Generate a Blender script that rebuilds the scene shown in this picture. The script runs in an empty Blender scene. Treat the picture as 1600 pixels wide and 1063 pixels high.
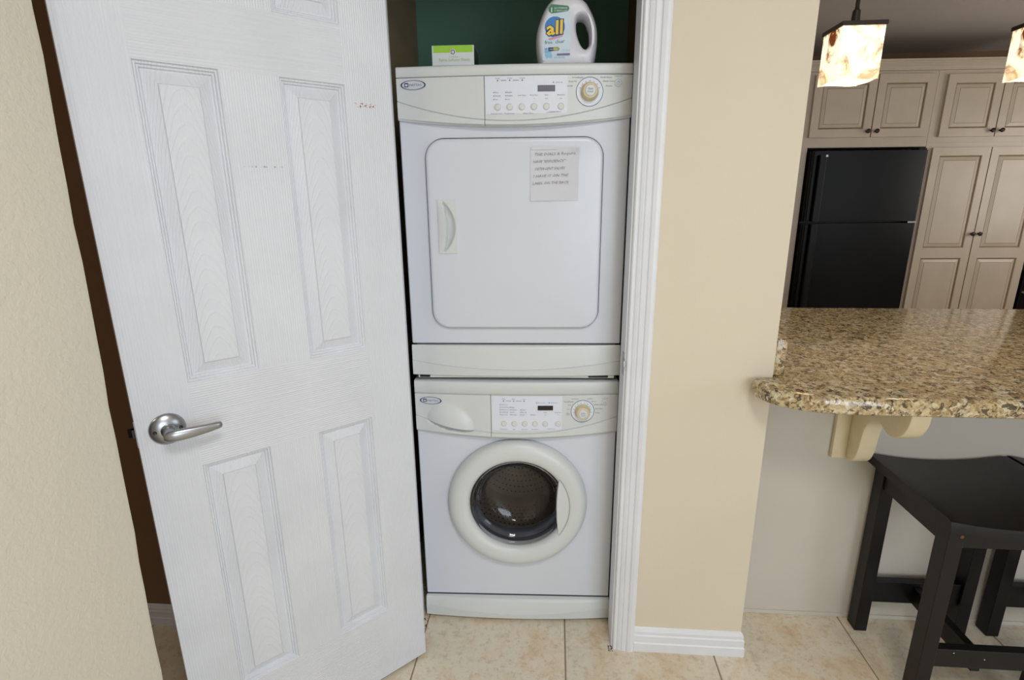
import bpy, bmesh, math, random
from mathutils import Vector, Matrix
random.seed(7)
sc = bpy.context.scene
COL = sc.collection
# ---------------------------------------------------------------- camera, world, lights, exposure
cam_d = bpy.data.cameras.new('camera'); cam = bpy.data.objects.new('camera', cam_d); COL.objects.link(cam)
_r = Vector((0.99684, 0.07868, -0.00921)); _f = Vector((-0.0764, 0.9618, -0.2626)).normalized()
_r = (_r - _f * _r.dot(_f)).normalized(); _u = _r.cross(_f)
cam.matrix_world = Matrix(((_r.x, _u.x, -_f.x, 0.0725), (_r.y, _u.y, -_f.y, -1.4787), (_r.z, _u.z, -_f.z, 1.3820), (0, 0, 0, 1)))
cam_d.sensor_fit = 'HORIZONTAL'; cam_d.sensor_width = 36.0; cam_d.lens = 839.86 / 1600 * 36.0
cam_d.clip_start = 0.02; cam_d.clip_end = 60
sc.camera = cam
w = bpy.data.worlds.new('sky'); sc.world = w; w.use_nodes = True
bg = w.node_tree.nodes['Background']; bg.inputs[0].default_value = (0.80, 0.90, 1.0, 1); bg.inputs[1].default_value = 1.0

def area(name, loc, target, sx, sy, power, col):
    d = bpy.data.lights.new(name, 'AREA'); d.shape = 'RECTANGLE'; d.size = sx; d.size_y = sy; d.energy = power; d.color = col
    o = bpy.data.objects.new(name, d); COL.objects.link(o); o.location = loc
    o.rotation_euler = (Vector(target) - Vector(loc)).to_track_quat('-Z', 'Y').to_euler()
    return o
area('patio_daylight', (2.0, -4.35, 1.45), (1.4, 0, 1.10), 2.0, 1.7, 44, (0.86, 0.93, 1.0))
area('side_window_daylight', (4.2, -1.6, 1.55), (0, -0.9, 1.2), 1.5, 1.1, 14, (0.84, 0.92, 1.0))
area('ceiling_lamp_glow', (0.45, -1.75, 2.38), (0.45, -1.75, 0), 0.5, 0.5, 19, (1.0, 0.98, 0.95))
area('hall_fill_light', (-1.7, -1.6, 2.38), (-1.7, -1.6, 0), 0.25, 0.25, 5.5, (1.0, 0.80, 0.58))  # added fill light that lifts the dark hall; no fixture there
area('kitchen_window_daylight', (4.2, 1.7, 1.5), (1.0, 2.0, 1.3), 0.9, 0.9, 9, (1.0, 0.95, 0.90))
vs = sc.view_settings; vs.view_transform = 'Standard'; vs.look = 'None'; vs.gamma = 1.0; vs.use_curve_mapping = False; vs.exposure = 0.13
sc.display_settings.display_device = 'sRGB'

# ---------------------------------------------------------------- helpers
def lin(c):
    def f(v):
        v /= 255.0
        return v / 12.92 if v <= 0.04045 else ((v + 0.055) / 1.055) ** 2.4
    return (f(c[0]), f(c[1]), f(c[2]), 1)

class NT:
    def __init__(s, name):
        s.m = bpy.data.materials.new(name); s.m.use_nodes = True; s.t = s.m.node_tree
        s.b = s.t.nodes['Principled BSDF']
    def n(s, typ, **kw):
        nd = s.t.nodes.new(typ)
        for k, v in kw.items():
            if k in nd.inputs: nd.inputs[k].default_value = v
            else: setattr(nd, k, v)
        return nd
    def l(s, a, b): s.t.links.new(a, b)
    def coord(s, kind='Object', scale=(1, 1, 1)):
        if kind == 'World': out = s.n('ShaderNodeNewGeometry').outputs['Position']
        else: out = s.n('ShaderNodeTexCoord').outputs[kind]
        mp = s.n('ShaderNodeMapping'); mp.inputs['Scale'].default_value = scale
        s.l(out, mp.inputs['Vector']); return mp.outputs['Vector']
    def ramp(s, fac, stops, interp='LINEAR'):
        r = s.n('ShaderNodeValToRGB'); cr = r.color_ramp; cr.interpolation = interp
        while len(cr.elements) < len(stops): cr.elements.new(0.5)
        for e, (p, c) in zip(cr.elements, stops): e.position = p; e.color = c
        s.l(fac, r.inputs[0]); return r.outputs[0]
    def noise(s, vec, scale, detail=3, rough=0.5, dist=0):
        nd = s.n('ShaderNodeTexNoise'); s.l(vec, nd.inputs['Vector'])
        nd.inputs['Scale'].default_value = scale; nd.inputs['Detail'].default_value = detail
        nd.inputs['Roughness'].default_value = rough; nd.inputs['Distortion'].default_value = dist
        return nd.outputs[0]
    def mix(s, fac, a, b, mode='MIX'):
        nd = s.n('ShaderNodeMix', data_type='RGBA', blend_type=mode)
        for i, v in ((0, fac), (6, a), (7, b)):
            if isinstance(v, (int, float, tuple)): nd.inputs[i].default_value = v
            else: s.l(v, nd.inputs[i])
        return nd.outputs[2]
    def math(s, op, a, b=None, clamp=False):
        nd = s.n('ShaderNodeMath', operation=op); nd.use_clamp = clamp
        for i, v in ((0, a), (1, b)):
            if v is None: continue
            if isinstance(v, (int, float)): nd.inputs[i].default_value = v
            else: s.l(v, nd.inputs[i])
        return nd.outputs[0]
    def bump(s, h, strength, dist=0.001):
        b = s.n('ShaderNodeBump'); b.inputs['Strength'].default_value = strength; b.inputs['Distance'].default_value = dist
        s.l(h, b.inputs['Height']); s.l(b.outputs[0], s.b.inputs['Normal'])

def plain(name, c, rough=0.5, metal=0.0, var=0.04, nscale=30, bump=0.0, bscale=200, spec=0.5, coat=0.0, coord='Object'):
    t = NT(name); v = t.coord(coord); base = lin(c)
    dk = tuple(x * (1 - var) for x in base[:3]) + (1,); lt = tuple(min(1, x * (1 + var)) for x in base[:3]) + (1,)
    t.l(t.ramp(t.noise(v, nscale), [(0.3, dk), (0.7, lt)]), t.b.inputs['Base Color'])
    t.b.inputs['Roughness'].default_value = rough; t.b.inputs['Metallic'].default_value = metal
    t.b.inputs['Specular IOR Level'].default_value = spec; t.b.inputs['Coat Weight'].default_value = coat
    if bump: t.bump(t.noise(v, bscale, 2), bump)
    return t.m

def wall_mat(name, c, bump=0.5, bs=80):
    t = NT(name); v = t.coord('World'); base = lin(c)
    dk = tuple(x * 0.965 for x in base[:3]) + (1,)
    t.l(t.ramp(t.noise(v, 2.5, 4), [(0.35, dk), (0.65, base)]), t.b.inputs['Base Color'])
    t.b.inputs['Roughness'].default_value = 0.75
    h = t.noise(v, bs, 4, 0.6, 0.3)
    t.bump(h, bump, 0.0016); return t.m

def grain_mat(name, c, axis, curly=0.0):
    # painted, wood-grain-embossed door skin; world-independent object coordinates (x along door, z up)
    t = NT(name)
    sc_ = (1, 1, 0.035) if axis == 'z' else (0.035, 1, 1)
    v = t.coord('Object', sc_); base = lin(c)
    def band(direction, k):
        wv = t.n('ShaderNodeTexWave'); wv.wave_type = 'BANDS'; wv.bands_direction = direction
        t.l(v, wv.inputs['Vector']); wv.inputs['Scale'].default_value = k; wv.inputs['Distortion'].default_value = 3.2; wv.inputs['Detail'].default_value = 2
        wv.inputs['Detail Scale'].default_value = 2.0; return wv.outputs[1]
    n1 = band('X' if axis == 'z' else 'Z', 62)
    h = n1
    if curly:
        sp_ = t.n('ShaderNodeSeparateXYZ'); t.l(t.coord('Object'), sp_.inputs[0])
        x2 = t.math('MULTIPLY', t.math('MULTIPLY', sp_.outputs[0], sp_.outputs[0]), 60.0)
        ph = t.math('ADD', t.math('ADD', sp_.outputs[2], x2), t.math('MULTIPLY', t.noise(t.coord('Object', (1, 1, 0.5)), 22, 2), 0.035))
        sn = t.math('SINE', t.math('MULTIPLY', ph, 210.0))
        h = t.math('ADD', t.math('MULTIPLY', n1, 0.25), t.math('MULTIPLY', t.ramp(sn, [(0.55, (0, 0, 0, 1)), (0.98, (1, 1, 1, 1))]), curly))
    vd = t.coord('Object')
    dirt = t.ramp(t.noise(vd, 5, 4), [(0.35, tuple(x * 0.93 for x in base[:3]) + (1,)), (0.7, base)])
    # scuffs: a thin dark scratch row and rusty specks at fixed places on the door
    sep = t.n('ShaderNodeSeparateXYZ'); t.l(vd, sep.inputs[0])
    def box(x0, x1, z0, z1):
        a = t.math('MULTIPLY', t.math('GREATER_THAN', sep.outputs[0], x0), t.math('LESS_THAN', sep.outputs[0], x1))
        b_ = t.math('MULTIPLY', t.math('GREATER_THAN', sep.outputs[2], z0), t.math('LESS_THAN', sep.outputs[2], z1))
        return t.math('MULTIPLY', a, b_)
    sp = t.ramp(t.noise(t.coord('Object', (1, 1, 0.3)), 160, 2), [(0.50, (0, 0, 0, 1)), (0.56, (1, 1, 1, 1))])
    c1 = t.math('MULTIPLY', box(0.253, 0.345, 1.4265, 1.4295), sp)
    sp2 = t.ramp(t.noise(vd, 210, 2), [(0.55, (0, 0, 0, 1)), (0.6, (1, 1, 1, 1))])
    c2 = t.math('MULTIPLY', box(0.04, 0.092, 1.560, 1.570), sp2)
    col = t.mix(t.math('MULTIPLY', c1, 0.5), dirt, lin((70, 68, 70)))
    col = t.mix(c2, col, lin((150, 95, 60)))
    t.l(col, t.b.inputs['Base Color']); t.b.inputs['Roughness'].default_value = 0.42
    t.bump(h, 0.55, 0.0009); return t.m

def link(o, parent=None):
    COL.objects.link(o)
    if parent is not None: o.parent = parent
    return o
def mesh_obj(name, bm, mat, parent=None, smooth=False, angle=None):
    me = bpy.data.meshes.new(name); bmesh.ops.recalc_face_normals(bm, faces=bm.faces[:])
    if smooth:
        for f in bm.faces: f.smooth = True
        lim = math.radians(angle or 35)
        for e in bm.edges:
            if len(e.link_faces) == 2 and e.calc_face_angle(0) > lim: e.smooth = False
    bm.to_mesh(me); bm.free()
    for m in (mat if isinstance(mat, (list, tuple)) else [mat]): me.materials.append(m)
    return link(bpy.data.objects.new(name, me), parent)
def empty(name, loc=(0, 0, 0), rz=0):
    o = bpy.data.objects.new(name, None); o.location = loc; o.rotation_euler = (0, 0, rz); o.empty_display_size = 0.05
    return link(o)
def tag(o, label=None, cat=None, group=None, kind=None):
    if label: o['label'] = label
    if cat: o['category'] = cat
    if group: o['group'] = group
    if kind: o['kind'] = kind
    return o
def box(bm, x0, x1, y0, y1, z0, z1, bev=0.0, mi=0, seg=2):
    b = bmesh.new() if bev else bm
    vs_ = [b.verts.new(p) for p in ((x0, y0, z0), (x1, y0, z0), (x1, y1, z0), (x0, y1, z0), (x0, y0, z1), (x1, y0, z1), (x1, y1, z1), (x0, y1, z1))]
    fs = [b.faces.new([vs_[i] for i in q]) for q in ((3, 2, 1, 0), (4, 5, 6, 7), (0, 1, 5, 4), (1, 2, 6, 5), (2, 3, 7, 6), (3, 0, 4, 7))]
    for f in fs: f.material_index = mi
    if bev:
        bmesh.ops.bevel(b, geom=b.edges[:], offset=bev, segments=seg, profile=0.5, affect='EDGES')
        merge(bm, b, mi)
def merge(bm, src, mi=0, M=None):
    mp = {}
    for v in src.verts: mp[v] = bm.verts.new(M @ v.co if M else v.co)
    for f in src.faces:
        try:
            nf = bm.faces.new([mp[v] for v in f.verts]); nf.material_index = mi; nf.smooth = f.smooth
        except ValueError: pass
    src.free()
def B(*boxes, bev=0.0):
    bm = bmesh.new()
    for b in boxes: box(bm, *b, bev=bev)
    return bm
def lathe(bm, prof, n=48, M=None, mi=0, close=False):
    # prof: (r, h) revolved about local +Z
    rings = []
    for r, h in prof:
        if r < 1e-6: rings.append([bm.verts.new((M @ Vector((0, 0, h))) if M else (0, 0, h))])
        else:
            ring = []
            for i in range(n):
                a = 2 * math.pi * i / n; p = Vector((r * math.cos(a), r * math.sin(a), h))
                ring.append(bm.verts.new(M @ p if M else p))
            rings.append(ring)
    for A, C in zip(rings, rings[1:]):
        for i in range(n):
            j = (i + 1) % n
            if len(A) == 1 and len(C) == 1: continue
            if len(A) == 1: f = bm.faces.new((A[0], C[i], C[j]))
            elif len(C) == 1: f = bm.faces.new((A[i], A[j], C[0]))
            else: f = bm.faces.new((A[i], A[j], C[j], C[i]))
            f.material_index = mi
def toY(x, y, z):
    # local +Z of a lathe points to -Y (out towards the viewer) at (x,y,z)
    return Matrix.Translation((x, y, z)) @ Matrix.Rotation(math.radians(90), 4, 'X')
def prism(bm, pts, a0, a1, axis='y', mi=0):
    def P(p, a):
        return {'y': (p[0], a, p[1]), 'x': (a, p[0], p[1]), 'z': (p[0], p[1], a)}[axis]
    A = [bm.verts.new(P(p, a0)) for p in pts]; C = [bm.verts.new(P(p, a1)) for p in pts]
    n = len(pts)
    for i in range(n):
        j = (i + 1) % n; bm.faces.new((A[i], A[j], C[j], C[i])).material_index = mi
    for L in (A, C):
        es = [L[i].link_edges for i in range(n)]
        f = bm.faces.new(L); f.material_index = mi
        bmesh.ops.triangulate(bm, faces=[f])
def offset(pts, d):
    # move a closed outline inwards by d (counter-clockwise outline), outwards if d<0
    n = len(pts); out = []
    for i in range(n):
        p0, p1, p2 = Vector(pts[i - 1]), Vector(pts[i]), Vector(pts[(i + 1) % n])
        a = (p1 - p0).normalized(); b = (p2 - p1).normalized()
        na = Vector((-a.y, a.x)); nb = Vector((-b.y, b.x)); m = na + nb
        if m.length < 1e-6: m = na
        m.normalize(); k = max(0.5, m.dot(na))
        q = p1 + m * (d / k); out.append((q.x, q.y))
    return out
def plate(bm, outer, holes, layers, hlayers=None, axis='y', cap_back=True, mi=0):
    """solid plate: `layers` = [(inset, depth)...] from back rim to front face, axis out of plane."""
    def P(p, a):
        return {'y': (p[0], a, p[1]), 'x': (a, p[0], p[1]), 'z': (p[0], p[1], a)}[axis]
    def rings(loop, lay, sgn):
        rr = []
        for ins, dep in lay:
            o = offset(loop, sgn * ins) if ins else loop
            rr.append([bm.verts.new(P(p, dep)) for p in o])
        for A, C in zip(rr, rr[1:]):
            n = len(A)
            for i in range(n):
                j = (i + 1) % n; bm.faces.new((A[i], A[j], C[j], C[i])).material_index = mi
        return rr
    R = [rings(outer, layers, 1)] + [rings(h, hlayers or layers, -1) for h in holes]
    for end in ((0, -1) if cap_back else (-1,)):
        es = []
        for rr in R:
            L = rr[end]; n = len(L)
            for i in range(n):
                e = bm.edges.get((L[i], L[(i + 1) % n])) or bm.edges.new((L[i], L[(i + 1) % n])); es.append(e)
        g = bmesh.ops.triangle_fill(bm, use_beauty=True, edges=es)
        for f in g['geom']:
            if isinstance(f, bmesh.types.BMFace): f.material_index = mi
def rrect(x0, x1, z0, z1, r, n=8):
    pts = []
    for cx, cz, a0 in ((x1 - r, z0 + r, -90), (x1 - r, z1 - r, 0), (x0 + r, z1 - r, 90), (x0 + r, z0 + r, 180)):
        for i in range(n + 1):
            a = math.radians(a0 + 90 * i / n); pts.append((cx + r * math.cos(a), cz + r * math.sin(a)))
    return pts
def circle(cx, cz, r, n=48, rz=None):
    return [(cx + r * math.cos(2 * math.pi * i / n), cz + (rz or r) * math.sin(2 * math.pi * i / n)) for i in range(n)]
def smooth_loop(pts, k=6):
    # closed Catmull-Rom
    out = []; n = len(pts)
    for i in range(n):
        p0, p1, p2, p3 = [Vector(pts[(i + j) % n]) for j in (-1, 0, 1, 2)]
        for s in range(k):
            t = s / k
            q = 0.5 * ((2 * p1) + (p2 - p0) * t + (2 * p0 - 5 * p1 + 4 * p2 - p3) * t * t + (3 * p1 - p0 - 3 * p2 + p3) * t ** 3)
            out.append((q.x, q.y))
    return out
def smooth_open(pts, k=6):
    out = []; n = len(pts)
    for i in range(n - 1):
        p0, p1, p2, p3 = [Vector(pts[min(max(i + j, 0), n - 1)]) for j in (-1, 0, 1, 2)]
        for s in range(k):
            t = s / k
            q = 0.5 * ((2 * p1) + (p2 - p0) * t + (2 * p0 - 5 * p1 + 4 * p2 - p3) * t * t + (3 * p1 - p0 - 3 * p2 + p3) * t ** 3)
            out.append((q.x, q.y))
    out.append(tuple(pts[-1])); return out
def tube(bm, path, r, n=10, mi=0, flat=None):
    prev = None; path = [Vector(p) for p in path]
    rs = r if isinstance(r, (list, tuple)) else [r] * len(path)
    ref = Vector((0, 0, 1))
    for i, p in enumerate(path):
        t = (path[min(i + 1, len(path) - 1)] - path[max(i - 1, 0)]).normalized()
        rf = ref if abs(t.dot(ref)) < 0.95 else Vector((0, 1, 0))
        a = t.cross(rf).normalized(); b = a.cross(t)
        f = (flat[i] if flat else 1.0)
        ring = [bm.verts.new(p + a * math.cos(2 * math.pi * k / n) * rs[i] * f + b * math.sin(2 * math.pi * k / n) * rs[i]) for k in range(n)]
        if prev:
            for k in range(n):
                q = (k + 1) % n; bm.faces.new((prev[k], prev[q], ring[q], ring[k])).material_index = mi
        else: bm.faces.new(ring).material_index = mi
        prev = ring
    bm.faces.new(prev).material_index = mi
_tc = {}
def text_geo(s, size, bold=0.0, res=2):
    key = (s, bold, res)
    if key not in _tc:
        c = bpy.data.curves.new('t', 'FONT'); c.body = s; c.size = 1.0; c.resolution_u = res; c.offset = bold; c.align_x = 'LEFT'
        o = bpy.data.objects.new('t', c); COL.objects.link(o)
        dg = bpy.context.evaluated_depsgraph_get(); dg.update(); e = o.evaluated_get(dg); me = e.to_mesh()
        V = [(v.co.x, v.co.y) for v in me.vertices]; Fc = [tuple(p.vertices) for p in me.polygons]
        e.to_mesh_clear(); COL.objects.unlink(o); bpy.data.objects.remove(o); bpy.data.curves.remove(c)
        if V:
            x0 = min(v[0] for v in V); x1 = max(v[0] for v in V)
        else: x0 = x1 = 0
        _tc[key] = (V, Fc, x0, x1)
    V, Fc, x0, x1 = _tc[key]
    return [(v[0] * size, v[1] * size) for v in V], Fc, x0 * size, x1 * size
def put_text(bm, s, x, z, size, surf, align='c', bold=0.0, shear=0.0, rot=0.0, mi=0, width=None, res=1, jitter=0.0):
    V, Fc, x0, x1 = text_geo(s, size, bold, res)
    k = (width / (x1 - x0)) if width and x1 > x0 else 1.0
    ax = {'c': (x0 + x1) / 2, 'l': x0, 'r': x1}[align]
    vs_ = []
    for vx, vy in V:
        px = (vx - ax) * k + vy * shear; pz = vy + jitter * math.sin(px * 700)
        qx = px * math.cos(rot) - pz * math.sin(rot); qz = px * math.sin(rot) + pz * math.cos(rot)
        X, Z = x + qx, z + qz
        vs_.append(bm.verts.new((X, surf(X, Z), Z)))
    for f in Fc:
        try: bm.faces.new([vs_[i] for i in f]).material_index = mi
        except ValueError: pass
def put_poly(bm, pts, surf, mi=0, th=0.0004):
    """thin printed or applied shape with a little thickness"""
    A = [bm.verts.new((x, surf(x, z), z)) for x, z in pts]; C = [bm.verts.new((x, surf(x, z) + th, z)) for x, z in pts]
    n = len(pts)
    f = bm.faces.new(A); f.material_index = mi
    for i in range(n): bm.faces.new((A[i], C[i], C[(i + 1) % n], A[(i + 1) % n])).material_index = mi
def put_ring(bm, cx, cz, r0, r1, surf, n=48, mi=0, rz=1.0):
    A = []; C = []
    for i in range(n):
        a = 2 * math.pi * i / n; ca, sa = math.cos(a), math.sin(a)
        for L, r in ((A, r0), (C, r1)):
            x, z = cx + r * ca, cz + r * sa * rz; L.append(bm.verts.new((x, surf(x, z), z)))
    for i in range(n):
        j = (i + 1) % n; bm.faces.new((A[i], C[i], C[j], A[j])).material_index = mi
def grid(bm, us, rows, mi=0):
    """rows: list of functions u -> (y, z); returns vertex rows"""
    V = [[bm.verts.new((u, *r(u))) for u in us] for r in rows]
    for A, C in zip(V, V[1:]):
        for i in range(len(us) - 1): bm.faces.new((A[i], A[i + 1], C[i + 1], C[i])).material_index = mi
    return V
def bevel_bm(bm, off, seg=2):
    bmesh.ops.bevel(bm, geom=bm.edges[:], offset=off, segments=seg, profile=0.5, affect='EDGES'); return bm

# ---------------------------------------------------------------- materials
M_cream = wall_mat('cream wall paint', (216, 206, 186), 0.25, 80)
M_knock = wall_mat('cream textured wall paint', (221, 215, 198), 0.9, 105)
M_knee = wall_mat('pale grey white wall paint', (205, 199, 188), 0.15)
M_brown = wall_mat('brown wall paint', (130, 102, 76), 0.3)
M_brown_lit = wall_mat('lit brown closet wall paint', (158, 138, 110), 0.3)  # same brown paint made lighter: light on the closet's left wall in the colour
M_green = wall_mat('dark green wall paint', (104, 146, 126), 0.2)
M_ceil = wall_mat('ceiling paint', (206, 196, 188), 0.7)
M_trim = plain('white trim paint', (222, 225, 230), 0.38, var=0.03, nscale=8, bump=0.08, bscale=60)
M_door_v = grain_mat('white door skin upright grain', (219, 223, 231), 'z')
M_door_h = grain_mat('white door skin level grain', (219, 223, 231), 'x')
M_door_p = grain_mat('white door panel curly grain', (219, 223, 231), 'z', 0.9)
M_enamel = plain('white enamel', (214, 219, 229), 0.28, var=0.012, nscale=3, bump=0.02, bscale=500)
M_plastic = plain('warm white plastic', (211, 216, 217), 0.35, var=0.015, nscale=4, bump=0.03, bscale=700)
M_groove = plain('grey groove', (150, 152, 150), 0.6)
M_print_bg = plain('pale blue white print film', (222, 228, 240), 0.4, var=0.01)
M_ink = plain('grey ink', (105, 112, 130), 0.6)
M_navy = plain('navy ink', (38, 58, 100), 0.5)
M_blue_ink = plain('light blue ink', (90, 140, 185), 0.5)
M_silverfilm = plain('silver white badge film', (208, 214, 222), 0.3)
M_beige = plain('beige knob plastic', (214, 200, 164), 0.4)
M_pale_btn = plain('pale button plastic', (214, 217, 216), 0.35)
M_black = plain('black plastic', (14, 13, 14), 0.4, var=0.2)
M_seg = plain('display segments', (72, 55, 48), 0.4)
M_greydisp = plain('grey display film', (92, 92, 104), 0.35)
M_segl = plain('pale display segments', (120, 120, 130), 0.4)
M_rubber = plain('grey rubber', (88, 92, 104), 0.55, var=0.1)
M_drum = None
M_paper = plain('note paper', (212, 214, 222), 0.8, var=0.02, nscale=12, bump=0.15, bscale=25)
M_pencil = plain('pencil', (146, 148, 158), 0.8)
M_tape = plain('clear tape', (215, 220, 226), 0.15, var=0.01)
M_nickel = plain('satin nickel', (168, 170, 175), 0.30, metal=1.0, var=0.03, nscale=60)
M_dark_metal = plain('dark steel', (70, 68, 68), 0.4, metal=0.9)
M_bronze = plain('dark bronze', (52, 42, 36), 0.42, metal=0.6, var=0.15)
M_glaze = plain('pale glazed cabinet paint', (196, 180, 160), 0.36, var=0.05, nscale=6, bump=0.04, bscale=120)
M_glaze_dk = plain('brown glaze in cabinet groove', (140, 118, 92), 0.5, var=0.1)
M_fridge = plain('black textured enamel', (8, 8, 11), 0.34, var=0.15, nscale=90, bump=0.3, bscale=420, spec=0.2)
M_fridge_tr = plain('black fridge plastic', (9, 9, 10), 0.4, var=0.1, spec=0.25)
M_stool = plain('black painted wood', (11, 10, 12), 0.42, var=0.22, nscale=18, bump=0.12, bscale=90, spec=0.38)
M_rust = plain('rusty brown wood plug', (120, 66, 34), 0.6, var=0.15)
M_corbel = plain('cream corbel paint', (226, 212, 178), 0.42, var=0.03)
M_jug = plain('white bottle plastic', (222, 222, 230), 0.3, var=0.01)
M_lblue = plain('pale blue label', (204, 222, 236), 0.4, var=0.04)
M_lblue2 = plain('sky blue print', (140, 195, 228), 0.4, var=0.05)
M_green_tag = plain('green label print', (36, 120, 84), 0.4)
M_lblue3 = plain('bright blue print', (30, 120, 200), 0.4)
M_yellow = plain('yellow print', (240, 205, 30), 0.4)
M_purple = plain('purple print', (110, 95, 150), 0.4)
M_pink = plain('pink print', (214, 150, 172), 0.4)
M_white_ink = plain('white ink', (240, 240, 240), 0.4)
M_olive = plain('yellow olive print', (165, 165, 60), 0.4)
M_carton = plain('white carton', (216, 222, 226), 0.5, var=0.02)
M_lime = plain('lime green print', (158, 210, 60), 0.5, var=0.04)
M_limeink = plain('pale green ink', (176, 200, 130), 0.5)
M_carton_dk = plain('dark green carton side', (52, 72, 58), 0.5)
M_tilewall = plain('brown splash tile', (104, 76, 54), 0.4, var=0.2, nscale=8)
M_grout = plain('grey brown grout', (150, 135, 115), 0.9, var=0.1)
M_steel = plain('stainless trim', (170, 165, 158), 0.3, metal=1.0)
M_dirt = plain('dark dirt', (70, 60, 52), 0.9, var=0.3)

def drum_mat():
    t = NT('perforated drum steel'); v = t.coord('Generated')
    uv = t.n('ShaderNodeTexCoord').outputs['UV']
    mp = t.n('ShaderNodeMapping'); mp.inputs['Scale'].default_value = (1, 1, 1); t.l(uv, mp.inputs['Vector'])
    t.b.inputs['Metallic'].default_value = 0.45; t.b.inputs['Roughness'].default_value = 0.38
    t.b.inputs['Base Color'].default_value = lin((176, 166, 152)); return t.m
M_drum = drum_mat()
M_hole = plain('drum perforation', (8, 8, 8), 0.8)
def glass_mat():
    t = NT('dark door glass'); t.b.inputs['Base Color'].default_value = (0.84, 0.85, 0.88, 1)
    t.b.inputs['Transmission Weight'].default_value = 1.0; t.b.inputs['Roughness'].default_value = 0.02; t.b.inputs['IOR'].default_value = 1.35
    return t.m
M_glass = glass_mat()
def tile_mat():
    t = NT('travertine look tile'); v = t.coord('World')
    n1 = t.noise(v, 6.5, 8, 0.70, 0.4); n2 = t.noise(v, 42, 8, 0.78, 0.2); n3 = t.noise(v, 130, 2)
    c = t.ramp(n1, [(0.30, lin((214, 202, 176))), (0.47, lin((226, 218, 200))), (0.58, lin((222, 204, 176))), (0.72, lin((208, 178, 146)))])
    c = t.mix(t.math('MULTIPLY', t.ramp(n2, [(0.50, (0, 0, 0, 1)), (0.72, (1, 1, 1, 1))]), 0.75), c, lin((176, 148, 118)))
    c = t.mix(t.math('MULTIPLY', t.ramp(n3, [(0.55, (0, 0, 0, 1)), (0.8, (1, 1, 1, 1))]), 0.4), c, lin((226, 216, 198)))
    oi = t.n('ShaderNodeObjectInfo').outputs['Random']
    hv = t.n('ShaderNodeHueSaturation'); t.l(c, hv.inputs['Color'])
    t.l(t.math('ADD', t.math('MULTIPLY', oi, 0.10), 0.93), hv.inputs['Value'])
    t.l(hv.outputs[0], t.b.inputs['Base Color']); t.b.inputs['Roughness'].default_value = 0.38
    t.bump(n2, 0.12, 0.0015); return t.m
M_tile = tile_mat()
def granite_mat():
    t = NT('gold and brown granite'); v = t.coord('World')
    def vor(scale, seed):
        mp = t.n('ShaderNodeMapping'); mp.inputs['Location'].default_value = (seed, seed * 2, 0); t.l(v, mp.inputs['Vector'])
        nz = t.n('ShaderNodeTexNoise'); nz.inputs['Scale'].default_value = scale * 0.7; nz.inputs['Detail'].default_value = 3; t.l(mp.outputs[0], nz.inputs['Vector'])
        ad = t.mix(0.035, mp.outputs[0], nz.outputs[1], 'ADD')
        n = t.n('ShaderNodeTexVoronoi'); n.inputs['Scale'].default_value = scale; t.l(ad, n.inputs['Vector'])
        s = t.n('ShaderNodeSeparateColor'); t.l(n.outputs['Color'], s.inputs[0]); return s.outputs[0]
    a = vor(85, 1.3); b = vor(150, 5.1); big = t.noise(v, 9, 4)
    c = t.ramp(a, [(0.0, lin((88, 66, 46))), (0.12, lin((172, 150, 108))), (0.30, lin((208, 196, 160))), (0.50, lin((184, 168, 134))), (0.66, lin((226, 220, 200))), (0.80, lin((140, 116, 78))), (0.93, lin((92, 74, 62)))], 'CONSTANT')
    c2 = t.ramp(b, [(0.0, lin((34, 28, 28))), (0.10, lin((182, 160, 118))), (0.45, lin((210, 194, 156))), (0.7, lin((140, 108, 68))), (0.86, lin((205, 190, 168))), (0.95, lin((52, 42, 44)))], 'CONSTANT')
    c = t.mix(0.5, c, c2)
    dk = t.ramp(vor(110, 9.7), [(0.0, (1, 1, 1, 1)), (0.11, (0, 0, 0, 1))], 'CONSTANT')
    c = t.mix(t.math('MULTIPLY', dk, 0.85), c, lin((42, 33, 32)))
    c = t.mix(t.ramp(big, [(0.4, (0, 0, 0, 1)), (0.75, (0.3, 0.3, 0.3, 1))]), c, lin((184, 160, 112)))
    t.l(c, t.b.inputs['Base Color']); t.b.inputs['Roughness'].default_value = 0.10; t.b.inputs['Specular IOR Level'].default_value = 0.6
    return t.m
M_granite = granite_mat()
def onyx_mat():
    t = NT('glowing veined stone shade'); v = t.coord('Object')
    n = t.noise(v, 13, 7, 0.62, 1.8); n2 = t.noise(v, 11, 3, 0.5, 0.6)
    m = t.math('ABSOLUTE', t.math('SUBTRACT', n, 0.5))
    vein = t.ramp(m, [(0.0, (1, 1, 1, 1)), (0.035, (0.9, 0.9, 0.9, 1)), (0.13, (0, 0, 0, 1))])
    patch = t.ramp(n2, [(0.44, (0, 0, 0, 1)), (0.58, (1, 1, 1, 1))])
    f = t.math('MULTIPLY', vein, t.math('ADD', patch, 0.12), clamp=True)
    sp = t.n('ShaderNodeSeparateXYZ'); t.l(v, sp.inputs[0])
    zt = t.ramp(t.math('DIVIDE', sp.outputs[2], 0.142), [(0.1, (0.5, 0.5, 0.5, 1)), (0.75, (1.3, 1.3, 1.3, 1))])
    f = t.math('MULTIPLY', f, zt, clamp=True)
    c = t.mix(f, lin((255, 240, 205)), lin((92, 44, 6)))
    c = t.mix(t.math('MULTIPLY', t.ramp(n2, [(0.45, (0, 0, 0, 1)), (0.7, (1, 1, 1, 1))]), 0.75), c, lin((246, 196, 110)), 'MULTIPLY')
    t.l(c, t.b.inputs['Base Color']); t.l(c, t.b.inputs['Emission Color']); t.b.inputs['Emission Strength'].default_value = 1.15
    t.b.inputs['Roughness'].default_value = 0.4
    return t.m
M_onyx = onyx_mat()

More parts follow.
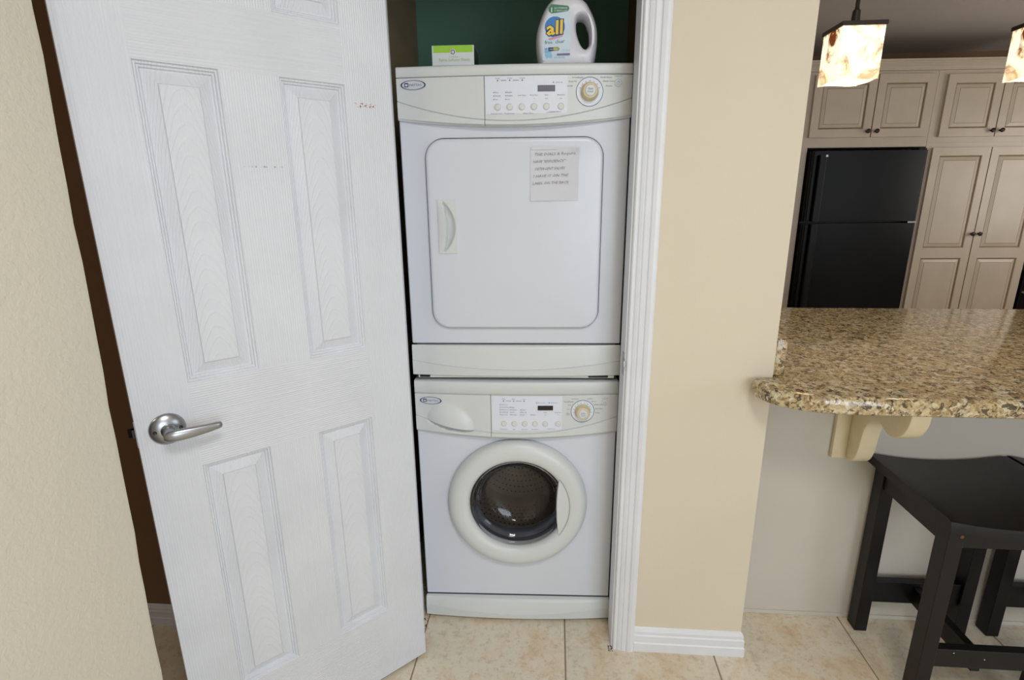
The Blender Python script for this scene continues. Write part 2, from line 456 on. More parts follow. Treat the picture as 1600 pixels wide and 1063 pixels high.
# ---------------------------------------------------------------- the setting
WY = -0.078         # face of the closet wall
XL, XR = -0.352, 0.2645  # closet opening
def structure(name, bm, mat, smooth=False):
    o = mesh_obj(name, bm, mat, None, smooth); o['kind'] = 'structure'; return o
S_ = 0.457; TX0 = -0.336 - 5 * S_; TY0 = -0.300 - 9 * S_
floor = structure('floor', B((-2.7, 4.35, -4.5, 3.6, -0.08, -0.0025)), M_grout)
b = bmesh.new(); g = 0.0022
box(b, g, S_ - g, g, S_ - g, -0.012, 0.0, bev=0.0012, seg=1)
tile_me = None; k = 0
for ix in range(15):
    for iy in range(17):
        x, y = TX0 + ix * S_, TY0 + iy * S_
        if x > 4.2: continue
        if tile_me is None:
            o = mesh_obj('floor_tile', b, M_tile, floor); tile_me = o.data
        else: o = link(bpy.data.objects.new('floor_tile', tile_me), floor)
        o.location = (x, y, random.uniform(-0.0004, 0.0004))
structure('ceiling', B((-2.7, 4.35, -4.5, 3.6, 2.44, 2.52)), M_ceil)
structure('wall_closet_right', B((XR + 0.0195, 0.655, WY, 0.012, 0, 2.44), (0.36, 0.655, 0.012, 0.9, 0, 2.44)), M_cream)
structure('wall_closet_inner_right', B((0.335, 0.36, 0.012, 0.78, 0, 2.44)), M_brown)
structure('wall_closet_header', B((XL - 0.02, XR + 0.0195, WY, 0.012, 2.05, 2.44)), M_cream)
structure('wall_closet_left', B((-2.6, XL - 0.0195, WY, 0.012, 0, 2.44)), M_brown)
structure('wall_closet_inner_left', B((-0.56, -0.46, 0.012, 0.78, 0, 2.44)), M_brown_lit)
structure('wall_closet_back', B((-0.56, 0.36, 0.78, 0.9, 0, 2.44)), M_green)
# near wall at the left, its free edge leaning as in the photograph
b = bmesh.new()
prof = [(-0.79, -3.2), (-0.68, -3.2), (-0.68, -0.708), (-0.684, -0.696), (-0.694, -0.690), (-0.78, -0.690), (-0.79, -0.70)]
A = []
zs = [2.44 * i / 40 for i in range(41)]
for z in zs:
    sh = 0.0225 - (z - 1.1) * (-0.030) * 1.0 + 0.0012 * math.sin(z * 17) + 0.001 * math.sin(z * 41)
    A.append([b.verts.new((x, y + (sh if y > -1 else 0), z)) for x, y in prof])
for R0, R1 in zip(A, A[1:]):
    for i in range(len(prof)): b.faces.new((R0[i], R0[(i + 1) % len(prof)], R1[(i + 1) % len(prof)], R1[i]))
b.faces.new(A[0]); b.faces.new(A[-1])
structure('wall_left_near', b, M_knock, True)
structure('wall_left_far', B((-2.7, -2.6, -4.5, 3.6, 0, 2.44)), M_brown)
structure('wall_hall_end', B((-2.6, -0.79, -3.2, -3.1, 0, 2.44)), M_brown)
# wall behind the camera with the patio door opening
structure('wall_back', B((-2.6, 0.95, -4.5, -4.4, 0, 2.44), (3.05, 4.25, -4.5, -4.4, 0, 2.44), (0.95, 3.05, -4.5, -4.4, 2.35, 2.44), (-0.79, -0.68, -4.4, -3.2, 0, 2.44)), M_cream)
structure('wall_right', B((4.25, 4.35, -4.5, -2.4, 0, 2.44), (4.25, 4.35, -0.8, 1.2, 0, 2.44), (4.25, 4.35, 2.2, 3.6, 0, 2.44), (4.25, 4.35, -2.4, -0.8, 0, 0.85), (4.25, 4.35, -2.4, -0.8, 2.15, 2.44),
    (4.25, 4.35, 1.2, 2.2, 0, 1.0), (4.25, 4.35, 1.2, 2.2, 2.0, 2.44)), M_cream)
structure('wall_kitchen_back', B((-0.56, 4.25, 3.5, 3.6, 0, 2.44)), M_brown)
structure('wall_kitchen_left', B((0.555, 0.655, 0.9, 3.5, 0, 2.44)), M_knee)
structure('wall_breakfast_bar', B((0.655, 3.2, 0.102, 0.215, 0, 0.866)), M_knee)
structure('baseboard_bar', B((0.656, 3.2, 0.0985, 0.102, 0, 0.014), bev=0.001), M_knee)
for i, (y0, y1, z0, z1, nm) in enumerate(((-2.4, -0.8, 0.85, 2.15, 'window_1'), (1.2, 2.2, 1.0, 2.0, 'window_2'))):
    t_ = 0.04
    structure(nm, B((4.26, 4.32, y0, y1, z0, z0 + t_), (4.26, 4.32, y0, y1, z1 - t_, z1), (4.26, 4.32, y0, y0 + t_, z0, z1), (4.26, 4.32, y1 - t_, y1, z0, z1), (4.27, 4.31, (y0 + y1) / 2 - .02, (y0 + y1) / 2 + .02, z0, z1)), M_trim)
structure('door_2', B((0.95, 1.01, -4.48, -4.42, 0, 2.35), (2.99, 3.05, -4.48, -4.42, 0, 2.35), (1.01, 2.99, -4.48, -4.42, 2.29, 2.35), (1.01, 2.99, -4.48, -4.42, 0.0, 0.06), (1.97, 2.03, -4.48, -4.42, 0.06, 2.29)), M_trim)

# baseboards with a stepped profile (depth d from the wall, height z)
bprof = [(0, 0), (0.013, 0), (0.013, 0.030), (0.0105, 0.034), (0.0105, 0.056), (0.008, 0.060), (0.008, 0.070), (0.004, 0.080), (0.0, 0.083)]
b = bmesh.new()
L0 = [b.verts.new((0.3335, WY - d, z)) for d, z in bprof]; L1 = [b.verts.new((0.655 + d, WY - d, z)) for d, z in bprof]; L2 = [b.verts.new((0.655 + d, 0.09, z)) for d, z in bprof]
for P_, Q_ in ((L0, L1), (L1, L2)):
    for i in range(len(bprof)): j = (i + 1) % len(bprof); b.faces.new((P_[i], P_[j], Q_[j], Q_[i]))
b.faces.new(L0); b.faces.new(L2)
structure('baseboard_right', b, M_trim)
b = bmesh.new()
L0 = [b.verts.new((-2.6, WY - d, z * 0.9)) for d, z in bprof]; L1 = [b.verts.new((-0.44, WY - d, z * 0.9)) for d, z in bprof]
for i in range(len(bprof)): j = (i + 1) % len(bprof); b.faces.new((L0[i], L0[j], L1[j], L1[i]))
b.faces.new(L0); b.faces.new(L1)
structure('baseboard_left', b, M_trim)
# jambs and casing: door_frame
fr = empty('trim_1', (0, 0, 0)); fr['kind'] = 'structure'
mesh_obj('jamb', B((XR, XR + 0.0195, WY, 0.012, 0, 2.05), bev=0.0015), M_trim, fr)
mesh_obj('jamb', B((XL - 0.0195, XL, WY, 0.012, 0, 2.05), bev=0.0015), M_trim, fr)
mesh_obj('jamb', B((XL, XR, WY, 0.012, 2.03, 2.05), bev=0.0015), M_trim, fr)
def casing_prof(w):
    # (across, out): shallow inner bead, two coves and a thick outer band
    return [(0, 0), (0, 0.007), (0.003, 0.010), (0.009, 0.010), (0.0115, 0.0075), (0.014, 0.0105), (0.021, 0.0125), (0.024, 0.0100), (0.027, 0.0130), (0.037, 0.0140), (0.040, 0.0118), (0.043, 0.0155), (0.052, 0.0175), (0.059, 0.0165), (w, 0.013), (w, 0)]
for side in (1, -1):
    b = bmesh.new(); x0 = 0.2695 if side == 1 else XL - 0.0075
    pr_ = [(x0 + side * a, WY - o_) for a, o_ in casing_prof(0.0635)]
    prism(b, pr_, 0.0, 2.11, 'z'); o = mesh_obj('casing', b, M_trim, fr)
b = bmesh.new(); prism(b, [(WY - o_, 2.05 + a) for a, o_ in casing_prof(0.0635)], XL - 0.071, XR + 0.071, 'x'); mesh_obj('casing', b, M_trim, fr)
# strike plate on the right jamb, seen edge on
b = bmesh.new(); box(b, XR - 0.0018, XR + 0.0002, WY + 0.004, WY + 0.034, 0.902, 0.962, bev=0.0006)
prism(b, [(WY + 0.006, 0.914), (WY + 0.006, 0.952), (WY - 0.006, 0.945), (WY - 0.0085, 0.932), (WY - 0.006, 0.920)], XR - 0.0025, XR - 0.0008, 'x')
o = mesh_obj('strike_plate', b, M_nickel, fr); o['label'] = 'satin nickel latch strike plate on the jamb'
# flecks of chipped caulk at the foot of the jambs
b = bmesh.new()
for i in range(26):
    x = XR - 0.004 + random.uniform(-0.006, 0.012); y = WY - 0.001 + random.uniform(-0.016, 0.004); s = random.uniform(0.0005, 0.0016)
    box(b, x - s, x + s, y - s, y + s, 0.0002, s * 1.4)
for i in range(40):
    x = XL + random.uniform(0.0, 0.018); y = random.uniform(-0.10, 0.0); s = random.uniform(0.0005, 0.0018)
    box(b, x - s, x + s, y - s, y + s, 0.0002, s * 1.2)
tag(mesh_obj('dirt_crumbs', b, M_dirt), 'dark crumbs of grime along the foot of the closet jambs', 'dirt', kind='stuff')

# ---------------------------------------------------------------- six-panel closet door, open 135 degrees
# local frame: x from hinge to latch edge, y=0 the face seen, +y into the door's thickness, z up
door = empty('door_1', (-0.310, -0.149, 0.012)); door['kind'] = 'structure'; DW, DH, DT = 0.602, 2.03, 0.035
dv = Vector((-0.7158, -0.6983, 0)); nv = Vector((-0.6983, 0.7158, 0))   # nv: away from the camera side
door.matrix_world = Matrix(((dv.x, nv.x, 0, -0.310), (dv.y, nv.y, 0, -0.149), (0, 0, 1, 0.012), (0, 0, 0, 1)))
PX = ((0.112, 0.251), (0.363, 0.501)); PZ = ((0.223, 0.818), (1.003, 1.604), (1.721, 1.915))
b = bmesh.new()
xs = [0, PX[0][0], PX[0][1], PX[1][0], PX[1][1], DW]
for x0, x1 in ((0, xs[1]), (xs[4], DW)): box(b, x0, x1, 0, DT, 0, DH, mi=0)
zr = [0, PZ[0][0], PZ[0][1], PZ[1][0], PZ[1][1], PZ[2][0], PZ[2][1], DH]
for z0, z1 in ((zr[0], zr[1]), (zr[2], zr[3]), (zr[4], zr[5]), (zr[6], zr[7])): box(b, xs[1], xs[4], 0, DT, z0, z1, mi=1)
for z0, z1 in ((zr[1], zr[2]), (zr[3], zr[4]), (zr[5], zr[6])): box(b, xs[2], xs[3], 0, DT, z0, z1, mi=0)
mesh_obj('door_slab', b, [M_door_v, M_door_h], door)
steps = [(0, 0), (0.0020, 0.0038), (0.0050, 0.0040), (0.0070, 0.0080), (0.0100, 0.0084), (0.0120, 0.0120), (0.0150, 0.0122), (0.0350, 0.0046), (0.0365, 0.0016), (0.0385, 0.0012)]
for (x0, x1) in PX:
    for (z0, z1) in PZ:
        b = bmesh.new()
        for face in (0, 1):
            rr = []
            hx_, hz_ = (x1 - x0) / 2, (z1 - z0) / 2
            for ins, dep in steps:
                y = dep if face == 0 else DT - dep
                rr.append([b.verts.new(p) for p in ((ins - hx_, y, ins - hz_), (hx_ - ins, y, ins - hz_), (hx_ - ins, y, hz_ - ins), (ins - hx_, y, hz_ - ins))])
            for A_, C_ in zip(rr, rr[1:]):
                for i in range(4): b.faces.new((A_[i], A_[(i + 1) % 4], C_[(i + 1) % 4], C_[i]))
            b.faces.new(rr[-1])
        # origin at the panel's own centre so that its curly grain is centred
        cx, cz = (x0 + x1) / 2, (z0 + z1) / 2
        o = mesh_obj('raised_panel', b, M_door_p, door); o.location = (cx, 0, cz)
# lever handle
LX, LZ = 0.550, 0.917
hd = mesh_obj('rosette', (lambda bm: (lathe(bm, [(0.0, 0.012), (0.010, 0.012), (0.016, 0.0115), (0.024, 0.0085), (0.030, 0.005), (0.0325, 0.0025), (0.0330, 0.0), (0, 0)], 48, toY(LX, 0, LZ)), bm)[1])(bmesh.new()), M_nickel, door, True)
b = bmesh.new(); lathe(b, [(0.0135, 0.010), (0.0135, 0.016), (0.0115, 0.018), (0.0115, 0.040), (0.010, 0.046), (0, 0.0475)], 32, toY(LX, 0, LZ)); mesh_obj('lever_neck', b, M_nickel, hd, True)
b = bmesh.new()
tube(b, [(LX + 0.012, -0.043, LZ), (LX + 0.004, -0.046, LZ), (LX - 0.012, -0.048, LZ - 0.0005), (LX - 0.035, -0.049, LZ - 0.001), (LX - 0.060, -0.049, LZ - 0.001), (LX - 0.082, -0.048, LZ), (LX - 0.0885, -0.0475, LZ), (LX - 0.090, -0.047, LZ)],
     [0.007, 0.0115, 0.0125, 0.0115, 0.0095, 0.0078, 0.0066, 0.0035], 16, flat=[0.6] * 8)
mesh_obj('lever', b, M_nickel, hd, True, 60)
for dx in (-0.0225, 0.0225):
    b = bmesh.new(); lathe(b, [(0, 0.0075), (0.0012, 0.0095), (0.0034, 0.0105), (0.0038, 0.009), (0.0038, 0.0045)], 16, toY(LX + dx, 0, LZ)); mesh_obj('screw', b, M_dark_metal, hd, True)
b = bmesh.new(); lathe(b, [(0.0, 0.0), (0.0335, 0.0), (0.03, -0.006), (0.012, -0.012), (0.0115, -0.045), (0, -0.046)], 32, toY(LX, DT, LZ)); mesh_obj('rear_rosette', b, M_nickel, door, True)
b = bmesh.new(); box(b, DW, DW + 0.0015, 0.006, 0.029, LZ - 0.028, LZ + 0.028); mesh_obj('latch_plate', b, M_nickel, door)
b = bmesh.new(); prism(b, [(DW + 0.0015, 0.011), (DW + 0.0015, 0.024), (DW + 0.012, 0.024)], LZ - 0.009, LZ + 0.009, 'z'); box(b, DW + .0015, DW + .006, .012, .024, LZ - .009, LZ + .009); mesh_obj('latch_bolt', b, M_dark_metal, door)
for z in (0.25, 1.02, 1.78):
    b = bmesh.new(); tube(b, [(-0.004, DT + 0.004, z - 0.045), (-0.004, DT + 0.004, z + 0.045)], 0.005, 12); box(b, -0.0016, 0.0002, 0.008, DT, z - 0.044, z + 0.044); mesh_obj('hinge', b, M_nickel, door)

# ---------------------------------------------------------------- laundry machines
MTH = 0.0376; MO = (-0.0379, 0.0356)
HW = 0.305
def bulge(u): return 0.014 * (1 - (u / HW) ** 2)
def machine_root(name, z): return empty(name, (MO[0], MO[1], z), MTH)
US = [(-HW + 2 * HW * i / 60) for i in range(61)]
def console(root, z_top, z_lid, zb, zs_, drawer, zoff):
    """curved plastic fascia. zb(u) its lower edge, zs_(u) the swoosh groove. local y is -out."""
    base = 0.006
    def surf_y(u, z):
        y = base + bulge(u)
        s = zs_(u)
        if z < s: y += 0.002
        if drawer:
            a = (u + 0.198) / 0.070
            if abs(a) < 1:
                h = math.sqrt(max(0, 1 - a * a))
                if z >= s:
                    hh = (z - s) / (0.074 * h + 0.002)
                    if hh < 1: y += 0.0165 * (h ** 1.4) * (1 - hh ** 2) ** 1.5
                else:
                    dd = (s - z) / max(1e-5, 0.0165 * h)
                    if dd < 1: y -= 0.019 * h * (1 - dd * dd * dd)
        return -y
    # fascia strip between a and b
    def fascia(name, u0, u1, mat, n=40):
        us = [u0 + (u1 - u0) * i / n for i in range(n + 1)]
        fr_ = [0, .05, .12, .2, .3, .4, .5, .6, .7, .8, .9, .97, 1]
        rows = [lambda u: (0.0, zb(u) + 0.006), lambda u: (-(base + bulge(u)) * 0.55, zb(u) + 0.0005), lambda u: (-(base + bulge(u)) * 0.92, zb(u) + 0.001), lambda u: (surf_y(u, zb(u) + 0.006), zb(u) + 0.006)]
        for t in fr_[2:-1]: rows.append(lambda u, t=t: ((lambda z: (surf_y(u, z), z))(zb(u) + (zs_(u) - 0.0018 - zb(u)) * t)))
        rows += [lambda u: (surf_y(u, zs_(u) - 0.0019), zs_(u) - 0.0019), lambda u: (surf_y(u, zs_(u) - 0.0002) + 0.003, zs_(u) - 0.0008), lambda u: (surf_y(u, zs_(u) + 0.0001) + 0.0026, zs_(u) + 0.0004), lambda u: (surf_y(u, zs_(u) + 0.0012), zs_(u) + 0.0012)]
        for k in range(1, 25): rows.append(lambda u, t=k / 24: ((lambda z: (surf_y(u, z), z))(zs_(u) + 0.0012 + (z_lid - 0.002 - zs_(u) - 0.0012) * t)))
        rows += [lambda u: (surf_y(u, z_lid - .001) + 0.002, z_lid - 0.0008), lambda u: (0.0, z_lid - 0.0008)]
        bm = bmesh.new(); V = grid(bm, us, rows)
        for side in (0, -1): 
            try: bm.faces.new([r[side] for r in V])
            except ValueError: pass
        return mesh_obj(name, bm, mat, root, True, 50)
    sx = -0.0745
    left = fascia('detergent_drawer' if drawer else 'console_blank', -HW, sx - 0.0007, M_plastic, 70)
    right = fascia('control_panel', sx + 0.0007, HW, M_plastic, 50)
    # lid band above with rounded top front edge
    us = US
    rows = [lambda u: (0.0, z_lid + 0.0006), lambda u: (-(base + bulge(u)) + 0.0015, z_lid + 0.0006), lambda u: (-(base + bulge(u)), z_lid + 0.002), lambda u: (-(base + bulge(u)) + 0.0005, z_top - 0.006),
            lambda u: (-(base + bulge(u)) + 0.002, z_top - 0.002), lambda u: (-(base + bulge(u)) + 0.006, z_top), lambda u: (0.02, z_top), lambda u: (0.57, z_top), lambda u: (0.57, z_lid)]
    bm = bmesh.new(); V = grid(bm, us, rows)
    for side in (0, -1): bm.faces.new([r[side] for r in V])
    mesh_obj('top_lid', bm, M_plastic, root, True, 50)
    return left, right, surf_y
def badge(parent, u, z, surf):
    bm = bmesh.new(); s1 = lambda x, y: surf(x, y) - 0.0016; s2 = lambda x, y: surf(x, y) - 0.0022; s3 = lambda x, y: surf(x, y) - 0.0026
    put_poly(bm, circle(u, z, 0.0345, 40, 0.0128), lambda x, y: surf(x, y) - 0.0012, 0, 0.0012)
    # navy ring thick at its ends
    n = 56; A_ = []; C_ = []
    for i in range(n):
        a = 2 * math.pi * i / n
        for L, rx, rz in ((A_, 0.0335, 0.0116), (C_, 0.0295, 0.0104)):
            x, y = u + rx * math.cos(a), z + rz * math.sin(a); L.append(bm.verts.new((x, s1(x, y), y)))
    for i in range(n): bm.faces.new((A_[i], A_[(i + 1) % n], C_[(i + 1) % n], C_[i])).material_index = 1
    put_poly(bm, rrect(u - 0.0235, u - 0.0125, z - 0.0048, z + 0.0052, 0.0012, 3), lambda x, y: surf(x, y) - 0.0017, 1, 0.0003)
    put_poly(bm, [(u - 0.0214, z - 0.0022), (u - 0.0182, z - 0.0030), (u - 0.0146, z - 0.0024), (u - 0.0148, z + 0.0026), (u - 0.0185, z + 0.0020), (u - 0.0212, z + 0.0028)], s2, 0, 0.0003)
    put_text(bm, 'MAYTAG', u + 0.0065, z - 0.0026, 0.0082, s2, 'c', 0.0, 0.0, 0, 2, width=0.033)
    o = mesh_obj('badge', bm, [M_silverfilm, M_navy, M_ink], parent); o['label'] = 'oval navy and silver maker badge'
def button(parent, u, z, r, surf, name='push_button', mat=None):
    y = surf(u, z); bm = bmesh.new()
    lathe(bm, [(r * 1.18, 0.0), (r * 1.15, 0.0012), (r * 1.04, 0.0012), (r * 1.0, 0.0006), (r * 0.97, 0.0028), (r * 0.86, 0.0036), (r * 0.4, 0.0030), (0, 0.0028)], 28, toY(u, y + 0.0002, z))
    return mesh_obj(name, bm, mat or M_pale_btn, parent, True, 60)
def ring_print(bm, u, z, r0, r1, surf, mi): put_ring(bm, u, z, r0, r1, surf, 56, mi)

def cabinet_body(root, z0, z1, hole=None):
    bm = bmesh.new()
    outer = rrect(-HW, HW, z0, z1, 0.004, 2)
    holes = [circle(*hole, 64)] if hole else []
    plate(bm, outer, holes, [(0, 0.02), (0, 0.003), (0.0025, 0.0)], [(0, 0.02), (0, 0.0)] if hole else None, 'y', cap_back=False)
    # sides, back, top, bottom as one shell behind the front sheet
    sh = [(-HW, 0.02), (-HW, 0.57), (HW, 0.57), (HW, 0.02)]
    A_ = [bm.verts.new((x, y, z0)) for x, y in sh]; C_ = [bm.verts.new((x, y, z1)) for x, y in sh]
    for i in range(3): bm.faces.new((A_[i], A_[i + 1], C_[i + 1], C_[i]))
    bm.faces.new(A_); bm.faces.new(C_)
    return mesh_obj('cabinet_body', bm, M_enamel, root, True)
def toe_panel(root, z0, z1, zg, tb=0.010):
    base = tb
    bl = lambda u: 0.014 * (1 - (u / HW) ** 2) + base
    us = US
    zc = lambda u: zg + 0.026 * ((u / HW) ** 2)
    zt = lambda u: z1
    rows = [lambda u: (0.0, z0 + 0.001), lambda u: (-bl(u) + 0.003, z0), lambda u: (-bl(u), z0 + 0.002), lambda u: (-bl(u) - 0.0015, zc(u) - 0.0012), lambda u: (-bl(u) + 0.0012, zc(u) - 0.0002), lambda u: (-bl(u), zc(u) + 0.0010),
            lambda u: (-bl(u) * 0.8, z1 - 0.012), lambda u: (-bl(u) * 0.66, z1 - 0.004), lambda u: (-bl(u) * 0.5, z1 - 0.0018), lambda u: (0.0, z1 - 0.0016)]
    bm = bmesh.new(); V = grid(bm, us, rows)
    for side in (0, -1): bm.faces.new([r[side] for r in V])
    return mesh_obj('toe_panel', bm, M_plastic, root, True, 40)

# ---- dryer (local z measured from its own base at 0.855)
ZD = 0.853
dryer = tag(machine_root('clothes_dryer', ZD), 'white front-loading clothes dryer stacked on top of the washing machine', 'dryer')
zb_d = lambda u: 1.5505 - ZD + 0.020 * (u / HW) ** 2
zs_d = lambda u: 1.5660 - ZD + 0.052 * abs(u / HW) ** 2.0
cabinet_body(dryer, 0.105, 1.672 - ZD)
mesh_obj('lower_chassis', B((-HW + 0.012, HW - 0.012, 0.010, 0.56, 0.004, 0.105)), M_groove, dryer)
cb, cp, sfd = console(dryer, 1.701 - ZD, 1.6745 - ZD, zb_d, zs_d, False, 0)
toe_panel(dryer, 0.010, 0.1035, 0.030, 0.008)
badge(cb, -0.260, 1.656 - ZD, sfd)
def Z_(z): return z - ZD
off = lambda d: (lambda x, z: sfd(x, z) - d)
# printed film
bm = bmesh.new(); n = 20
us = [-0.072 + (0.139 + 0.072) * i / n for i in range(n + 1)]
grid(bm, us, [lambda u: (off(0.0005)(u, Z_(1.586)), max(Z_(1.582), zs_d(u) + 0.004)), lambda u: (off(0.0005)(u, Z_(1.62)), Z_(1.62)), lambda u: (off(0.0005)(u, Z_(1.672)), Z_(1.6715))])
mesh_obj('print_film', bm, M_print_bg, cp)
bm = bmesh.new()
t = off(0.0011)
for u, s in ((-0.040, 'Drying'), (-0.009, 'Cooling'), (0.023, 'Complete')):
    put_text(bm, s, u, Z_(1.6655), 0.0042, t); put_poly(bm, circle(u, Z_(1.6615), 0.0018, 12), t)
for a, c in ((-0.032, -0.017), (-0.001, 0.014)): put_poly(bm, [(a, Z_(1.6610)), (c, Z_(1.6610)), (c, Z_(1.6622)), (a, Z_(1.6622))], t)
put_poly(bm, circle(0.1025, Z_(1.6555), 0.0017, 12), t, 1); put_text(bm, 'Child Lock', 0.107, Z_(1.6540), 0.0044, t, 'l', mi=1)
for u, ws in ((-0.0505, ('More', 'Normal', 'Less')), (-0.0195, ('Regular', 'Medium', 'Low'))):
    for k_, s in enumerate(ws):
        z = Z_(1.6320 - 0.0082 * k_); put_poly(bm, circle(u, z + 0.0014, 0.0013, 8), t); put_text(bm, s, u + 0.0025, z, 0.0048, t, 'l')
for u, s, s2 in ((0.022, 'Less Time', '-'), (0.053, 'More Time', '+'), (0.085, 'Chime', 'On'), (0.1225, 'Wrinkle Prevent', 'On')):
    put_text(bm, s, u, Z_(1.6245), 0.0042, t, width=0.020 if len(s) > 8 else None); put_text(bm, s2, u, Z_(1.6160), 0.0050, t, mi=1)
for u, s, w_ in ((-0.044, 'Dryness Level', .028), (-0.010, 'Temperature', .026), (0.038, 'Adjust Time', .026)):
    put_text(bm, s, u, Z_(1.5815), 0.0042, t, width=w_)
put_text(bm, 'Control Lock', 0.104, Z_(1.5850), 0.0040, t, width=.026)
put_poly(bm, [(0.085, Z_(1.5835)), (0.124, Z_(1.5855)), (0.124, Z_(1.5861)), (0.085, Z_(1.5841))], t)
for u, z, s, al in ((0.165, 1.6650, 'Normal/Regular', 'c'), (0.168, 1.6560, 'Heavy Dry', 'r'), (0.158, 1.6450, 'Air Fluff', 'r'), (0.222, 1.6650, 'Wrinkle Release', 'l'), (0.229, 1.6560, 'Wrinkle Control', 'l'), (0.237, 1.6450, 'Delicates', 'l')):
    u = min(u, 0.20) if al == 'c' else u
    put_text(bm, s, u - (0.006 if al == 'r' else 0), Z_(z), 0.0045, t, al)
put_text(bm, 'Power Off', 0.268, Z_(1.6680), 0.0042, t)
for k_ in range(7):
    a = math.radians(20 + k_ * 23.3); put_poly(bm, circle(0.1955 + 0.0262 * math.cos(a), Z_(1.6325) + 0.0262 * math.sin(a), 0.0011, 8), t)
mesh_obj('panel_lettering', bm, [M_ink, M_blue_ink], cp)
bm = bmesh.new(); put_ring(bm, 0.1955, Z_(1.6325), 0.0350, 0.0338, off(0.0010), 64, 0); put_ring(bm, 0.1955, Z_(1.6325), 0.0336, 0.002, off(0.0006), 64, 1)
mesh_obj('dial_ring', bm, [M_navy, M_print_bg], cp)
def dial(parent, u, z, surf, tilt):
    y = surf(u, z); bm = bmesh.new()
    M_ = toY(u, y, z)
    lathe(bm, [(0.0232, 0.0), (0.0228, 0.004), (0.0215, 0.006), (0.0200, 0.019), (0.0185, 0.0225), (0.0165, 0.0235), (0.0140, 0.0235)], 48, M_)
    d = mesh_obj('program_dial', bm, M_beige, parent, True, 50)
    bm = bmesh.new(); lathe(bm, [(0.0140, 0.0220), (0.0136, 0.0248), (0.0120, 0.0258), (0.006, 0.0252), (0, 0.0250)], 36, M_); e = mesh_obj('start_button', bm, M_pale_btn, d, True, 50)
    bm = bmesh.new(); f = lambda x, zz: y - 0.0262
    put_text(bm, 'Start', u, z + 0.0012, 0.0072, f, width=0.0125); put_text(bm, 'Pause', u, z - 0.0050, 0.0062, f, width=0.0135)
    mesh_obj('dial_lettering', bm, M_blue_ink, d)
dial(cp, 0.1955, Z_(1.6325), sfd, 0)
for u in (-0.041, -0.0095, 0.022, 0.053, 0.085, 0.1225): button(cp, u, Z_(1.5985), 0.0078, sfd)
pb = button(cp, 0.268, Z_(1.6530), 0.0088, sfd, 'power_button')
bm = bmesh.new(); put_ring(bm, 0.268, Z_(1.6530), 0.0042, 0.0034, lambda x, z: sfd(.268, Z_(1.653)) - 0.0036); put_poly(bm, [(0.2676, Z_(1.653)), (0.2684, Z_(1.653)), (0.2684, Z_(1.6580)), (0.2676, Z_(1.6580))], lambda x, z: sfd(.268, Z_(1.653)) - 0.0038); mesh_obj('power_symbol', bm, M_blue_ink, cp)
def display(parent, u0, u1, z0, z1, surf, mat, seg):
    bm = bmesh.new(); s = lambda x, z: surf(x, z) - 0.0014
    n = 8; us = [u0 + (u1 - u0) * i / n for i in range(n + 1)]
    V = grid(bm, us, [lambda u: (surf(u, z0), z0 - 0.0004), lambda u: (s(u, z0), z0), lambda u: (s(u, z1), z1), lambda u: (surf(u, z1), z1 + 0.0004)])
    d = mesh_obj('display', bm, mat, parent)
    bm = bmesh.new(); s2 = lambda x, z: surf(x, z) - 0.0018
    w_ = (u1 - u0) / 5.2; h = (z1 - z0) * 0.33; e = 0.0007; zc = (z0 + z1) / 2
    for i in range(4):
        c = u0 + (u1 - u0) * (0.17 + 0.22 * i)
        for (a0, a1, b0, b1) in ((c - w_ * .3, c + w_ * .3, zc + h - e, zc + h), (c - w_ * .3, c + w_ * .3, zc - e / 2, zc + e / 2), (c - w_ * .3, c + w_ * .3, zc - h, zc - h + e),
                                 (c - w_ * .3 - e, c - w_ * .3, zc - h, zc + h), (c + w_ * .3, c + w_ * .3 + e, zc - h, zc + h)):
            put_poly(bm, [(a0, b0), (a1, b0), (a1, b1), (a0, b1)], s2, 0, 0.0002)
    mesh_obj('display_digits', bm, seg, d)
display(cp, 0.0625, 0.107, Z_(1.6345), Z_(1.6490), sfd, M_greydisp, M_segl)
# door
bm = bmesh.new()
DO = rrect(-0.237, 0.236, Z_(1.008), Z_(1.524), 0.050, 10)
hx0, hx1, hz0, hz1 = -0.209, -0.159, Z_(1.223), Z_(1.367)
plate(bm, DO, [list(reversed(rrect(hx0 + .002, hx1 - .002, hz0 + .002, hz1 - .002, 0.002, 2)))], [(0.0, 0.0), (0.0, -0.010), (0.0015, -0.0130), (0.005, -0.0150), (0.010, -0.0155)], [(0, 0.0), (0, -0.0155)], 'y', cap_back=False)
dd_ = mesh_obj('dryer_door', bm, M_enamel, dryer, True, 40)
bm = bmesh.new(); plate(bm, offset(DO, -0.0030), [], [(0, 0.0), (0.0002, -0.0012)], None, 'y'); mesh_obj('door_gap_dark', bm, M_black, dryer)  # black sheet painting in the dark gap round the door
# crescent finger pull
bm = bmesh.new(); nu, nz = 28, 56
def pull(s, t_):   # s,t in 0..1 ; returns out depth
    x = s; a = math.sin(math.pi * min(max((t_ - 0.03) / 0.94, 0), 1)) ** 0.75
    lft = 0.24 + 0.22 * a; rgt = 0.30 + 0.66 * a
    y = 0.0190
    if 0.03 < t_ < 0.97 and lft < x < rgt and rgt - lft > 0.02:
        q = (x - lft) / (rgt - lft); dep = 0.0165 * (1 - q ** 1.8) * min(1.0, (rgt - lft) / 0.35) * min(1, q / 0.07)
        y -= dep
    elif x <= lft: y += 0.004 * math.sin(math.pi * min(x / max(lft, .01), 1) * 0.5) * a
    return y
V = []
for j in range(nz + 1):
    z = hz0 + (hz1 - hz0) * j / nz
    V.append([bm.verts.new((hx0 + (hx1 - hx0) * i / nu, -pull(i / nu, j / nz), z)) for i in range(nu + 1)])
